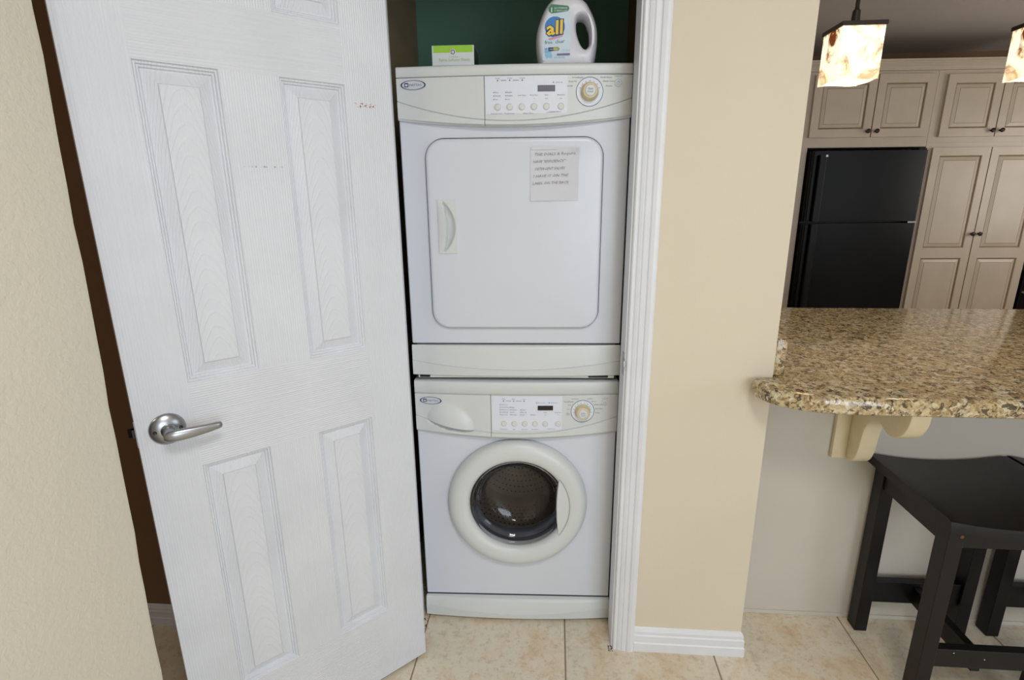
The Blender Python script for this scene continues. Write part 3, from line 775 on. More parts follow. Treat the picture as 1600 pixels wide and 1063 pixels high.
for j in range(nz):
    for i in range(nu): bm.faces.new((V[j][i], V[j][i + 1], V[j + 1][i + 1], V[j + 1][i]))
rim = [V[0][i] for i in range(nu + 1)] + [V[j][nu] for j in range(1, nz + 1)] + [V[nz][i] for i in range(nu - 1, -1, -1)] + [V[j][0] for j in range(nz - 1, 0, -1)]
R2 = [bm.verts.new((v.co.x, -0.006, v.co.z)) for v in rim]
for i in range(len(rim)): bm.faces.new((rim[i], rim[(i + 1) % len(rim)], R2[(i + 1) % len(rim)], R2[i]))
o = mesh_obj('finger_pull', bm, M_plastic, dd_, True, 60); o['label'] = 'cream recessed crescent finger pull'
# stacking bracket slots between the machines
for bx_ in ((-0.285, -0.255), (0.215, 0.272)): mesh_obj('stacking_bracket', B((bx_[0], bx_[1], -0.010, 0.01, 0.0040, 0.0098)), M_black, dryer)
mesh_obj('underside_trim', B((-0.29, 0.29, -0.006, 0.02, 0.0015, 0.0095)), M_plastic, dryer)

# taped handwritten note
note = empty('handwritten_note', (0, 0, 0)); note.matrix_world = dryer.matrix_world @ Matrix() if False else Matrix.Translation((MO[0], MO[1], 0)) @ Matrix.Rotation(MTH, 4, 'Z')
tag(note, 'small white paper note with faint pencil handwriting taped to the dryer door', 'note')
bm = bmesh.new(); nn_ = 14; x0, x1, z0, z1 = 0.044, 0.172, 1.363, 1.497
def ny(i, j):
    s, t_ = i / nn_, j / nn_
    y = 0.0164 + 0.0008 * math.sin(s * 5) * math.sin(t_ * 4) + 0.0006
    c = max(0, s + t_ - 1.72) / 0.28; y += 0.010 * c * c
    y += 0.0025 * max(0, (0.15 - t_) / 0.15) * (1 - s)
    return -y
V = [[bm.verts.new((x0 + (x1 - x0) * i / nn_ + (0.003 * (1 - j / nn_)) * 0, ny(i, j), z0 + (z1 - z0) * j / nn_)) for i in range(nn_ + 1)] for j in range(nn_ + 1)]
for j in range(nn_):
    for i in range(nn_): bm.faces.new((V[j][i], V[j][i + 1], V[j + 1][i + 1], V[j + 1][i]))
mesh_obj('paper_sheet', bm, M_paper, note)
bm = bmesh.new(); ns = lambda x, z: -0.0192 - (0.008 * max(0, (x - 0.150) / 0.022) ** 2 if z > 1.475 else 0)
for k_, (s, wd, xx) in enumerate((('This dishwasher & dryer', 0.108, 0.054), ('HAS "DIFFERENT,"', 0.084, 0.051), ('DETERGENT USUAL', 0.078, 0.056), ('It does Dry up the', 0.092, 0.052), ('Label on the Front', 0.096, 0.050))):
    s = ('THE DIALS & Require', 'HAVE "EFFICIENCY"', 'DETERGENT VALVES', 'I HAVE IT ON THE', 'LABEL ON THE BACK')[k_]
    put_text(bm, s, xx, 1.4780 - k_ * 0.0183, 0.0095, ns, 'l', 0, 0.35, 0.03, 0, width=wd, jitter=0.0005)
mesh_obj('pencil_writing', bm, M_pencil, note)
mesh_obj('tape_strip', B((0.046, 0.115, -0.0190, -0.0170, 1.4935, 1.5005)), M_tape, note)

# ---- washer
washer = tag(machine_root('washing_machine', 0.0), 'white front-loading washing machine with round glass door at the bottom of the stack', 'washing machine')
zb_w = lambda u: 0.662 + 0.020 * (u / HW) ** 2
zs_w = lambda u: 0.679 + 0.054 * abs(u / HW) ** 2.0
WC = (0.0, 0.4375)
cabinet_body(washer, 0.082, 0.802, (WC[0], WC[1], 0.175))
mesh_obj('lower_chassis', B((-HW + 0.004, HW - 0.004, 0.012, 0.56, 0.012, 0.082)), M_groove, washer)
cbw, cpw, sfw = console(washer, 0.8435, 0.8040, zb_w, zs_w, True, 0)
toe_panel(washer, 0.010, 0.0812, 0.026, 0.017)
for x in (-0.26, 0.26):
    for y in (0.05, 0.5):
        bm = bmesh.new(); lathe(bm, [(0, 0), (0.02, 0), (0.02, 0.012), (0, 0.012)], 16, Matrix.Translation((x, y, 0.0005))); mesh_obj('foot', bm, M_black, washer)
badge(cbw, -0.2565, 0.782, sfw)
offw = lambda d: (lambda x, z: sfw(x, z) - d)
bm = bmesh.new()
grid(bm, [-0.071 + (0.139 + 0.071) * i / 20 for i in range(21)], [lambda u: (offw(0.0005)(u, 0.70), max(0.690, zs_w(u) + 0.004)), lambda u: (offw(0.0005)(u, 0.74), 0.74), lambda u: (offw(0.0005)(u, 0.79), 0.8005)])
mesh_obj('print_film', bm, M_print_bg, cpw)
bm = bmesh.new(); t = offw(0.0011)
for u, s in ((-0.036, 'Wash'), (-0.006, 'Rinse'), (0.025, 'Spin')): put_text(bm, s, u, 0.7905, 0.0046, t); put_poly(bm, circle(u, 0.7855, 0.0019, 12), t)
for a, c in ((-0.029, -0.013), (0.001, 0.018)): put_poly(bm, [(a, 0.7850), (c, 0.7850), (c, 0.7861), (a, 0.7861)], t)
for u, s in ((0.0625, 'Door Lock'), (0.1000, 'Child Lock')): put_poly(bm, circle(u, 0.7800, 0.0017, 12), t, 1); put_text(bm, s, u + 0.004, 0.7784, 0.0046, t, 'l', mi=1)
for u, zt_, ws in ((-0.0465, 0.7720, ('Hot/Cold', 'Warm/Warm', 'Warm/Cold', 'Cold/Cold', 'Tap Cold')), (-0.0150, 0.7640, ('High', 'Medium', 'Low', 'No Spin')), (0.0150, 0.7560, ('Heavy', 'Normal', 'Light')), (0.0460, 0.7400, ('Extra',))):
    for k_, s in enumerate(ws):
        z = zt_ - 0.0080 * k_; put_poly(bm, circle(u, z + 0.0014, 0.0013, 8), t); put_text(bm, s, u + 0.0025, z, 0.0050, t, 'l')
for u, s in ((0.0885, 'Chime'), (0.1270, 'Delay Start')): put_text(bm, s, u, 0.7475, 0.0044, t); put_text(bm, 'On', u, 0.7395, 0.0048, t, mi=1)
for u, s in ((-0.036, 'Temperature'), (-0.005, 'Spin'), (0.026, 'Soil Level'), (0.058, 'Extra Rinse')): put_text(bm, s, u, 0.6930, 0.0045, t)
put_text(bm, 'Control Lock', 0.106, 0.6945, 0.0040, t, width=.024)
for u, z, s, al in ((0.187, 0.7905, 'Heavy Duty', 'r'), (0.173, 0.7815, 'Normal/Regular', 'r'), (0.166, 0.7710, 'Quick', 'r'), (0.161, 0.7580, 'Soak', 'r'), (0.162, 0.7450, 'Rinse', 'r'), (0.162, 0.7400, '& Spin', 'r'),
                    (0.214, 0.7905, 'Delicates', 'l'), (0.227, 0.7815, 'Wools', 'l'), (0.234, 0.7710, 'Wrinkle Control', 'l'), (0.238, 0.7580, 'Silks & Hand', 'l'), (0.238, 0.7450, 'Sanitary', 'l')):
    put_text(bm, s, u, z, 0.0044, t, al)
put_text(bm, 'Power Off', 0.2655, 0.7905, 0.0042, t)
for k_ in range(10):
    a = math.radians(-8 + k_ * 21.8); put_poly(bm, circle(0.2000 + 0.0268 * math.cos(a), 0.7520 + 0.0268 * math.sin(a), 0.0011, 8), t)
mesh_obj('panel_lettering', bm, [M_ink, M_blue_ink], cpw)
bm = bmesh.new(); put_ring(bm, 0.2000, 0.7520, 0.0352, 0.0340, offw(0.0010), 64, 0); put_ring(bm, 0.2000, 0.7520, 0.0338, 0.002, offw(0.0006), 64, 1); mesh_obj('dial_ring', bm, [M_navy, M_print_bg], cpw)
dial(cpw, 0.2000, 0.7520, sfw, 0)
for u in (-0.035, -0.004, 0.027, 0.058, 0.0885, 0.1270): button(cpw, u, 0.7120, 0.0080, sfw)
button(cpw, 0.2655, 0.7780, 0.0088, sfw, 'power_button')
bm = bmesh.new(); put_ring(bm, 0.2655, 0.7780, 0.0042, 0.0034, lambda x, z: sfw(.2655, .778) - 0.0036); mesh_obj('power_symbol', bm, M_ink, cpw)
display(cpw, 0.0660, 0.1115, 0.7560, 0.7705, sfw, M_black, M_seg)
# round door: outer ring
wd = mesh_obj('door_ring', (lambda bm: (lathe(bm, [(0.190, 0.0), (0.2125, 0.001), (0.2145, 0.006), (0.2135, 0.016), (0.2080, 0.027), (0.1980, 0.0345), (0.1850, 0.0375), (0.1700, 0.0370), (0.1590, 0.0345), (0.1520, 0.0290), (0.1480, 0.0200), (0.1465, 0.0060), (0.1465, -0.004), (0.190, -0.004), (0.190, 0.0)], 96, toY(WC[0], 0, WC[1])), bm)[1])(bmesh.new()), M_plastic, washer, True, 40)
KR = 1.022; wd.scale = (KR, 1, KR); wd.location = (0.003, 0, WC[1] * (1 - KR) - 0.002)
# handle insert: lens-shaped grip at the right of the porthole
pts = []
for i in range(17):
    a = math.radians(-37 + 74 * i / 16); pts.append((WC[0] + 0.1585 * math.cos(a), WC[1] + 0.1585 * math.sin(a)))
for i in range(9):
    s = 1 - i / 8 * 2; zz = 0.0954 * s; pts.append((WC[0] + 0.1200 + 0.0066 * s * s, WC[1] + zz))
pts2 = []
for p in pts:
    if not pts2 or (Vector(p) - Vector(pts2[-1])).length > 1e-4: pts2.append(p)
if (Vector(pts2[0]) - Vector(pts2[-1])).length < 1e-4: pts2.pop()
bm = bmesh.new(); plate(bm, pts2, [], [(0, 0.0), (0, -0.0335), (0.0015, -0.0352)], None, 'y'); mesh_obj('door_handle', bm, M_plastic, wd, True, 30)
bm = bmesh.new(); 
for i in range(24):
    pass
A_ = []; C_ = []
for i in range(25):
    a = math.radians(-37 + 74 * i / 24)
    for L, r in ((A_, 0.1592), (C_, 0.1612)): L.append(bm.verts.new((WC[0] + r * math.cos(a), -0.0352, WC[1] + r * math.sin(a))))
for i in range(24): bm.faces.new((A_[i], A_[i + 1], C_[i + 1], C_[i]))
mesh_obj('handle_seam', bm, M_groove, wd)
# glass bowl
prof = [(0.1462, 0.016), (0.141, 0.016), (0.137, 0.010), (0.1345, 0.000), (0.131, -0.004), (0.124, -0.008), (0.120, -0.016), (0.1165, -0.030), (0.111, -0.048), (0.103, -0.058), (0.094, -0.061), (0.088, -0.0655), (0.070, -0.069), (0.040, -0.0715), (0.0, -0.0725)]
bm = bmesh.new(); lathe(bm, prof + [(0.0, -0.0690)] + [(max(r - 0.0035, 0), h + 0.0035) for r, h in reversed(prof[:-1])] + [prof[0]], 72, toY(WC[0], 0, WC[1])); bmesh.ops.remove_doubles(bm, verts=bm.verts[:], dist=1e-6)
o = mesh_obj('glass_bowl', bm, M_glass, wd, True, 80)
# rubber boot and drum
bm = bmesh.new(); lathe(bm, [(0.1755, 0.0), (0.170, -0.004), (0.1600, 0.004), (0.1540, -0.004), (0.1500, -0.018), (0.1560, -0.030), (0.1470, -0.042), (0.1420, -0.060), (0.1500, -0.072), (0.160, -0.074)], 72, toY(WC[0], 0, WC[1])); mesh_obj('rubber_boot', bm, M_rubber, washer, True, 50)
bm = bmesh.new(); lathe(bm, [(0.146, -0.060), (0.148, -0.074), (0.160, -0.082), (0.228, -0.090), (0.236, -0.10), (0.236, -0.36), (0.22, -0.385), (0.10, -0.375), (0, -0.385)], 72, toY(WC[0], 0, WC[1])); drum = mesh_obj('drum', bm, M_drum, washer, True, 40)
bm = bmesh.new()
for r_ in range(10):
    for k_ in range(84):
        a = 2 * math.pi * (k_ + 0.5 * (r_ % 2)) / 84; y = 0.125 + r_ * 0.023; rr_ = 0.2352
        c = Vector((WC[0] + rr_ * math.cos(a), y, WC[1] + rr_ * math.sin(a))); tg = Vector((-math.sin(a), 0, math.cos(a)))
        s = 0.0034
        bm.faces.new([bm.verts.new(c + tg * s * math.cos(q * math.pi / 3) + Vector((0, 1, 0)) * s * math.sin(q * math.pi / 3)) for q in range(6)])
for ring in range(1, 9):
    nn2 = ring * 9
    for k_ in range(nn2):
        a = 2 * math.pi * k_ / nn2; r_ = 0.024 * ring
        yb_ = 0.374 if r_ > .1 else 0.373 + 0.01 * (1 - r_ / .1)
        c = Vector((WC[0] + r_ * math.cos(a), yb_, WC[1] + r_ * math.sin(a))); s = 0.0034
        bm.faces.new([bm.verts.new(c + Vector((s * math.cos(q * math.pi / 3), 0, s * math.sin(q * math.pi / 3)))) for q in range(6)])
tag(mesh_obj('drum_perforations', bm, M_hole, drum), kind='stuff')
for k_ in range(3):
    a0 = math.radians(55 + 120 * k_); bm = bmesh.new()
    R0 = 0.234
    def P3(r, a, y): return (WC[0] + r * math.cos(a), y, WC[1] + r * math.sin(a))
    sec = [(R0, -0.16), (0.205, -0.07), (0.192, 0.0), (0.205, 0.07), (R0, 0.16)]
    A_ = [bm.verts.new(P3(r, a0 + d, 0.12)) for r, d in sec]; C_ = [bm.verts.new(P3(r, a0 + d, 0.34)) for r, d in sec]
    for i in range(4): bm.faces.new((A_[i], A_[i + 1], C_[i + 1], C_[i]))
    bm.faces.new(A_); bm.faces.new(C_); mesh_obj('drum_paddle', bm, M_drum, drum, True, 50)

# ---------------------------------------------------------------- things on the dryer
jug = tag(empty('detergent_jug', (0.0985, 0.135, 1.7022), 0.03), 'white laundry detergent jug with a cut-out handle and blue and yellow label on the dryer', 'detergent')
K = 0.001722; KZ = 0.00156
def jp(px, py): return ((px - 885.5) * K, (103.0 - py) * KZ)
out_ = [jp(846, 102.6), (jp(866, 103)), jp(885, 103), jp(905, 103), jp(924, 102.6), jp(929, 92), jp(931.5, 78), jp(933, 60), jp(932, 42), jp(928, 26), jp(921, 11), jp(914, 0), jp(902, -8), jp(885, -10), jp(868, -8), jp(857, 0), jp(850, 11), jp(844, 26), jp(839.5, 42), jp(838, 60), jp(839.5, 78), jp(842, 92)]
out_ = smooth_loop(out_, 3)
hole_ = smooth_loop([jp(902.8, 24), jp(909, 23.5), jp(914, 28), jp(917, 35), jp(920, 44.5), jp(920.5, 60), jp(919, 66), jp(913.7, 71.4), jp(908, 66), jp(902.8, 53.8), jp(900, 41.4), jp(900, 30)], 3)
def quarter(R, n, T, s): return [(R * (1 - math.cos(math.pi / 2 * i / n)), s * (T * math.sin(math.pi / 2 * i / n) if True else 0)) for i in range(n + 1)]
TJ = 0.043
bm = bmesh.new()
lo = quarter(0.017, 6, TJ, -1)
# outline is traversed clockwise in x,z when seen from the front? make it counter-clockwise
def ccw(p):
    s = sum(p[i - 1][0] * p[i][1] - p[i][0] * p[i - 1][1] for i in range(len(p)))
    return p if s > 0 else list(reversed(p))
out_ = ccw(out_); hole_ = ccw(hole_)
lh = quarter(0.010, 5, TJ, -1)
for sgn in (1, -1):
    plate(bm, out_, [hole_], [(a, d * sgn) for a, d in lo], [(a, d * sgn) for a, d in lh], 'y', cap_back=False)
bmesh.ops.remove_doubles(bm, verts=bm.verts[:], dist=0.00002)
mesh_obj('bottle', bm, M_jug, jug, True, 50)
bm = bmesh.new(); lathe(bm, [(0.0, 0.168), (0.030, 0.168), (0.030, 0.176), (0.034, 0.177), (0.034, 0.214), (0.031, 0.218), (0, 0.218)], 36, Matrix.Translation((0.004, 0, 0))); mesh_obj('cap', bm, M_jug, jug, True)
fy = lambda d: (lambda x, z: -TJ - d)
bm = bmesh.new()
put_poly(bm, ccw([jp(851, 91), jp(884, 92), jp(889, 87), jp(892, 60), jp(889, 8), jp(862, 6), jp(853, 30), jp(848, 60), jp(848, 90)]), fy(0.0003), 0, 0.0002)
put_poly(bm, ccw([jp(861, 6), jp(857, 11), jp(857.5, 17), jp(861, 20), jp(886, 17), jp(888, 13), jp(886, 9)]), fy(0.0006), 1, 0.0002)
put_poly(bm, circle(*jp(866.5, 40), 0.0262, 40, 0.0245), fy(0.0006), 2, 0.0002)
put_poly(bm, ccw([jp(852, 72), jp(861, 70), jp(862, 80), jp(855, 88), jp(852, 84)]), fy(0.0006), 3, 0.0002)
put_poly(bm, ccw([jp(853, 81), jp(863, 81), jp(863, 87), jp(853, 86)]), fy(0.0007), 3, 0.0002)
put_poly(bm, ccw([jp(857, 71), jp(872, 70.5), jp(874, 72.5), jp(873, 75.5), jp(857, 77)]), fy(0.0008), 4, 0.0002)
put_poly(bm, ccw([jp(865, 70.5), jp(872, 70.2), jp(873.5, 72.5), jp(872, 75), jp(865, 75.8)]), fy(0.0010), 8, 0.0002)
put_poly(bm, ccw([jp(857, 57), jp(879, 52), jp(878, 55), jp(858, 60)]), fy(0.0008), 5, 0.0002)
put_poly(bm, ccw([jp(870, 80.5), jp(890, 80), jp(890, 83.5), jp(870, 83.5)]), fy(0.0008), 9, 0.0002)
mats = [M_lblue, M_green_tag, M_lblue3, M_lblue2, M_navy, M_pink, M_yellow, M_white_ink, M_olive, M_purple]
def jt(s, px, py, size, d, mi, **kw):
    x, z = jp(px, py); put_text(bm, s, x, z, size, fy(d), mi=mi, **kw)
jt('1', 861.5, 18.0, 0.0150, 0.0009, 7, bold=0.02)
jt('RECOMMENDED', 875.5, 13.3, 0.0050, 0.0009, 7, width=0.034); jt('BY DERMATOLOGISTS', 875.5, 17, 0.0045, 0.0009, 7, width=0.034)
jt('all', 866.0, 51.5, 0.0470, 0.0008, 4, bold=0.060, shear=0.12, rot=0.10, width=0.0475)
jt('all', 866.0, 51.0, 0.0455, 0.0011, 6, bold=0.022, shear=0.12, rot=0.10, width=0.0425)
jt('free', 857, 65.5, 0.0125, 0.0009, 4, shear=0.1, rot=0.04); jt('clear', 874.5, 64.5, 0.0125, 0.0009, 4, shear=0.1, rot=0.06)
jt('24', 852.8, 74.5, 0.0070, 0.0009, 4); jt('LOADS', 853, 78, 0.0032, 0.0009, 4)
jt('stainlifters', 865, 74.5, 0.0045, 0.0013, 7, width=0.022)
jt('0% dyes', 884, 76.5, 0.0060, 0.0009, 3); jt('36 FL OZ (1.06 L)', 874, 87, 0.0038, 0.0009, 9)
mesh_obj('label', bm, mats, jug)

carton = tag(empty('softener_sheet_carton', (-0.201, 0.075, 1.7022), 0.02), 'small white and lime green carton of fabric softener sheets at left of dryer top', 'box')
CWX, CHZ, CDY = 0.0560, 0.0590, 0.105
bm = bmesh.new(); box(bm, -CWX, CWX, 0, CDY, 0, CHZ, bev=0.0010); mesh_obj('carton_box', bm, M_carton, carton)
bm = bmesh.new(); cy = lambda d: (lambda x, z: -d)
put_poly(bm, ccw([(-CWX + .004, 0.0410), (CWX - .003, 0.0415), (CWX - .003, CHZ - .0006), (-CWX + .004, CHZ - .0006)]), cy(0.0003), 0, 0.0002)
put_poly(bm, circle(0, 0.0425, 0.0075, 24), cy(0.0006), 1, 0.0002); put_ring(bm, 0, 0.0425, 0.0060, 0.0036, cy(0.0009), 24, 2)
put_text(bm, 'P', 0, 0.0402, 0.0062, cy(0.0010), mi=2)
put_text(bm, 'free & clear', 0.002, 0.0300, 0.0052, cy(0.0006), mi=3); put_text(bm, 'Fabric Softener Sheets', 0.004, 0.0205, 0.0105, cy(0.0006), mi=3, width=0.082, bold=0.01)
put_poly(bm, [(-CWX + .004, 0.0100), (CWX - .004, 0.0100), (CWX - .004, 0.0108), (-CWX + .004, 0.0108)], cy(0.0004), 4, 0.0002)
mesh_obj('front_print', bm, [M_lime, M_white_ink, M_purple, M_limeink, M_groove], carton)
bm = bmesh.new(); box(bm, CWX, CWX + 0.0004, 0.004, CDY - 0.002, 0.002, CHZ - 0.002, mi=0); box(bm, CWX + .0004, CWX + 0.0008, 0.020, 0.045, 0.002, CHZ * 0.55, mi=1)
mesh_obj('side_print', bm, [M_carton_dk, M_black], carton)

# ---------------------------------------------------------------- breakfast bar
ctr = tag(empty('granite_countertop', (0, 0, 0)), 'speckled gold and brown granite bar top with a rounded end on the low wall', 'countertop')
front = smooth_open([(0.640, -0.0785), (0.612, -0.0805), (0.5975, -0.098), (0.596, -0.125), (0.607, -0.158), (0.632, -0.190), (0.668, -0.213), (0.715, -0.229), (0.780, -0.237), (0.860, -0.240)], 4)
bm = bmesh.new()
poly = front + [(3.2, -0.240), (3.2, 0.84), (0.6565, 0.84), (0.6565, -0.0785)]
poly = ccw([p for i, p in enumerate(poly) if i == 0 or (Vector(p) - Vector(poly[i - 1])).length > 1e-4])
plate(bm, poly, [], [(0.006, 0.8665), (0.0025, 0.869), (0.0, 0.876), (-0.001, 0.887), (0.0, 0.897), (0.003, 0.904), (0.010, 0.908), (0.018, 0.909)], None, 'z')
mesh_obj('slab', bm, M_granite, ctr, True, 30)
bm = bmesh.new(); box(bm, 0.6555, 0.686, -0.072, 0.84, 0.909, 1.008, bev=0.003); mesh_obj('side_splash', bm, M_granite, ctr, True)

cor = tag(empty('wooden_corbel', (0, 0, 0)), 'cream scrolled wooden corbel bracket under the granite bar top', 'bracket')
bm = bmesh.new(); box(bm, 0.926, 1.028, 0.086, 0.1015, 0.592, 0.8655, bev=0.002); mesh_obj('back_plate', bm, M_corbel, cor)
pts = smooth_open([(0.086, 0.8655), (0.0861, 0.60)], 1)[:-1] + smooth_open([(0.086, 0.604), (0.074, 0.594), (0.056, 0.600), (0.040, 0.618), (0.030, 0.645), (0.025, 0.680), (0.019, 0.712), (0.006, 0.740), (-0.018, 0.761), (-0.045, 0.766), (-0.066, 0.757), (-0.090, 0.751), (-0.118, 0.757), (-0.142, 0.775), (-0.158, 0.803), (-0.164, 0.835), (-0.165, 0.8655)], 4)
pts = ccw([p for i, p in enumerate(pts) if i == 0 or (Vector(p) - Vector(pts[i - 1])).length > 1e-4])
bm = bmesh.new(); plate(bm, pts, [], [(0.0035, 0.966), (0.0008, 0.9675), (0, 0.970), (0, 1.012), (0.0008, 1.0145), (0.0035, 1.016)], None, 'x'); mesh_obj('scroll', bm, M_corbel, cor, True, 35)

# stools
SZ = 0.612
def build_stool():
    t = tag(empty('bar_stool', (1.230, -0.078, 0)), 'black saddle-seat wooden bar stool in front of the corbel, nearest the wall', 'stool', 'black saddle stools at the granite bar')
    hx, hy, hb = 0.197, 0.194, 0.176
    nx, ny_ = 24, 6; bm = bmesh.new()
    def top(x): return SZ - 0.018 + 0.020 * (x / hx) ** 2
    secs = [(-hy, -0.012, ), (-hy + 0.004, -0.003), (-hy + 0.012, 0.0), (0, 0.0), (hb - 0.012, 0), (hb - 0.004, -0.003), (hb, -0.012), (hb, -0.026), (0, -0.030), (-hy, -0.026)]
    R = []
    for i in range(nx + 1):
        x = -hx + 2 * hx * i / nx; e = 0.0 if 0 < i < nx else 0.003
        R.append([bm.verts.new((x, y * (1 - e), top(x) + dz - e * 0.5)) for y, dz in secs])
    for A_, C_ in zip(R, R[1:]):
        for i in range(len(secs)): j = (i + 1) % len(secs); bm.faces.new((A_[i], A_[j], C_[j], C_[i]))
    bm.faces.new(R[0]); bm.faces.new(R[-1]); mesh_obj('seat', bm, M_stool, t, True, 40)
    X, Yb, Yf = 0.170, 0.164, 0.160
    def P(u0, u1, v0, v1, z0, z1, nm, bev=0.002):
        bm = bmesh.new(); box(bm, u0, u1, v0, v1, z0, z1, bev=bev); return mesh_obj(nm, bm, M_stool, t)
    for sx in (-1, 1):
        for sy in (-1, 1):
            x0, x1 = sorted((sx * X, sx * (X - 0.038))); y0, y1 = sorted((sy * (Yb if sy > 0 else Yf), sy * ((Yb if sy > 0 else Yf) - 0.045)))
            lg = P(x0, x1, y0, y1, 0.0005, SZ - 0.035, 'leg')
    for sy in (-1, 1):
        y0, y1 = sorted((sy * (Yf - 0.006), sy * (Yf - 0.030)))
        P(-X + 0.038, X - 0.038, y0, y1, SZ - 0.098, SZ - 0.040, 'apron'); P(-X + 0.038, X - 0.038, y0, y1, *((0.145, 0.203) if sy < 0 else (0.105, 0.183)), 'stretcher')
    for sx in (-1, 1):
        x0, x1 = sorted((sx * (X - 0.006), sx * (X - 0.030))); P(x0, x1, -Yf + 0.045, Yb - 0.045, SZ - 0.098, SZ - 0.035, 'apron')
    P(-0.012, 0.012, -Yf + 0.03, Yb - 0.03, 0.112, 0.170, 'stretcher')
    for (x, z) in ((-X + 0.030, SZ - 0.062),):
        bm = bmesh.new(); lathe(bm, [(0.0045, 0), (0.0045, 0.001), (0, 0.0012)], 16, toY(x, -Yf, z)); o = mesh_obj('wood_plug', bm, M_rust, t); o['label'] = 'worn reddish wood plug'
    for x, z in ((-0.005, 0.176), (-0.085, 0.192)):
        bm = bmesh.new(); lathe(bm, [(0.0014, 0), (0.001, 0.0005), (0, 0.0006)], 10, toY(x, -Yf + 0.006, z)); mesh_obj('paint_chip', bm, M_white_ink, t)
    return t
st = build_stool()
def copy_tree(o, parent=None):
    c = o.copy(); COL.objects.link(c); c.parent = parent
    for ch in list(o.children): copy_tree(ch, c)
    return c
s2 = copy_tree(st); s2.location = (1.635, -0.074, 0); s2['label'] = 'black saddle-seat bar stool further right, cut by the picture edge'

# ---------------------------------------------------------------- pendants
def pendant(x, label):
    t = tag(empty('pendant_lamp', (x, 0.365, 1.695)), label, 'pendant lamp', 'square stone pendants over the bar')
    h = 0.0585
    bm = bmesh.new()
    # four stone panels with a wavy lower edge
    n = 12
    for q in range(4):
        a = q * math.pi / 2; R_ = Matrix.Rotation(a, 4, 'Z'); A_ = []; C_ = []
        A2 = []; C2 = []
        for i in range(n + 1):
            s = -h + 2 * h * i / n; zz = 0.002 + 0.0012 * math.sin(i * 0.5 + q * 1.7)
            A_.append(bm.verts.new(R_ @ Vector((s, -h, zz)))); C_.append(bm.verts.new(R_ @ Vector((s, -h, 0.142))))
            si = s * (h - 0.006) / h
            A2.append(bm.verts.new(R_ @ Vector((si, -h + 0.006, zz)))); C2.append(bm.verts.new(R_ @ Vector((si, -h + 0.006, 0.142))))
        for i in range(n):
            bm.faces.new((A_[i], A_[i + 1], C_[i + 1], C_[i])); bm.faces.new((A2[i], A2[i + 1], C2[i + 1], C2[i])); bm.faces.new((A_[i], A_[i + 1], A2[i + 1], A2[i]))
    mesh_obj('stone_shade', bm, M_onyx, t)
    bm = bmesh.new(); box(bm, -h - 0.004, h + 0.004, -h - 0.004, h + 0.004, 0.1425, 0.154, bev=0.001); mesh_obj('top_plate', bm, M_bronze, t)
    bm = bmesh.new(); lathe(bm, [(0.024, 0.154), (0.022, 0.161), (0.012, 0.164), (0.0105, 0.195), (0.0065, 0.200), (0.0055, 0.205), (0.0055, 0.722), (0.055, 0.724), (0.055, 0.744)], 24); mesh_obj('stem', bm, M_bronze, t, True)
    d = bpy.data.lights.new('pendant_bulb', 'POINT'); d.energy = 2.2; d.color = (1.0, 0.80, 0.55); d.shadow_soft_size = 0.02
    o = bpy.data.objects.new('pendant_bulb', d); COL.objects.link(o); o.parent = t; o.location = (0, 0, 0.06)
    return t
pendant(0.947, 'square glowing veined stone pendant lamp beside the cream wall')
pendant(1.490, 'square stone pendant lamp cut by the right picture edge')

# ---------------------------------------------------------------- kitchen run (slightly turned)
KP = (2.0, 2.75); KA = 0.038
def kroot(name, u, label, cat, group=None, z=0.0, dy=0.0):
    c, s = math.cos(KA), math.sin(KA)
    return tag(empty(name, (KP[0] + u * c - dy * s, KP[1] + u * s + dy * c, z), KA), label, cat, group)
def raised_door(root, x0, x1, z0, z1, panels, name='cabinet_door', sill=0.0):
    """framed door: stiles and rails with bevelled raised panels; front at y=-0.02"""
    bm = bmesh.new(); F = -0.020
    sw = 0.052
    def lay(bmx, xa, xb, za, zb):
        st_ = [(0, F), (0.004, F + 0.003), (0.009, F + 0.008), (0.013, F + 0.0085), (0.034, F + 0.0015), (0.037, F + 0.001)]
        rr = []
        for ins, y in st_: rr.append([bmx.verts.new(p) for p in ((xa + ins, y, za + ins), (xb - ins, y, za + ins), (xb - ins, y, zb - ins), (xa + ins, y, zb - ins))])
        for k_, (A_, C_) in enumerate(zip(rr, rr[1:])):
            for i in range(4): bmx.faces.new((A_[i], A_[(i + 1) % 4], C_[(i + 1) % 4], C_[i])).material_index = 1 if k_ in (1, 2, 4) else 0
        bmx.faces.new(rr[-1])
    edges = [z0] + [v for p in panels for v in p] + [z1]
    # stiles, rails
    box(bm, x0, x0 + sw, F, 0, z0, z1); box(bm, x1 - sw, x1, F, 0, z0, z1)
    for i in range(0, len(edges), 2): box(bm, x0 + sw, x1 - sw, F, 0, edges[i], edges[i + 1])
    d = mesh_obj(name, bm, M_glaze, root)
    for (za, zb) in panels:
        b2 = bmesh.new(); lay(b2, x0 + sw, x1 - sw, za, zb); mesh_obj('raised_panel', b2, [M_glaze, M_glaze_dk], d)
    return d
def knob(door_, x, z):
    bm = bmesh.new(); lathe(bm, [(0.006, 0), (0.005, 0.012), (0.012, 0.017), (0.0155, 0.022), (0.014, 0.028), (0.006, 0.031), (0, 0.0315)], 20, toY(x, -0.020, z)); mesh_obj('knob', bm, M_bronze, door_, True)
D_ = 0.56
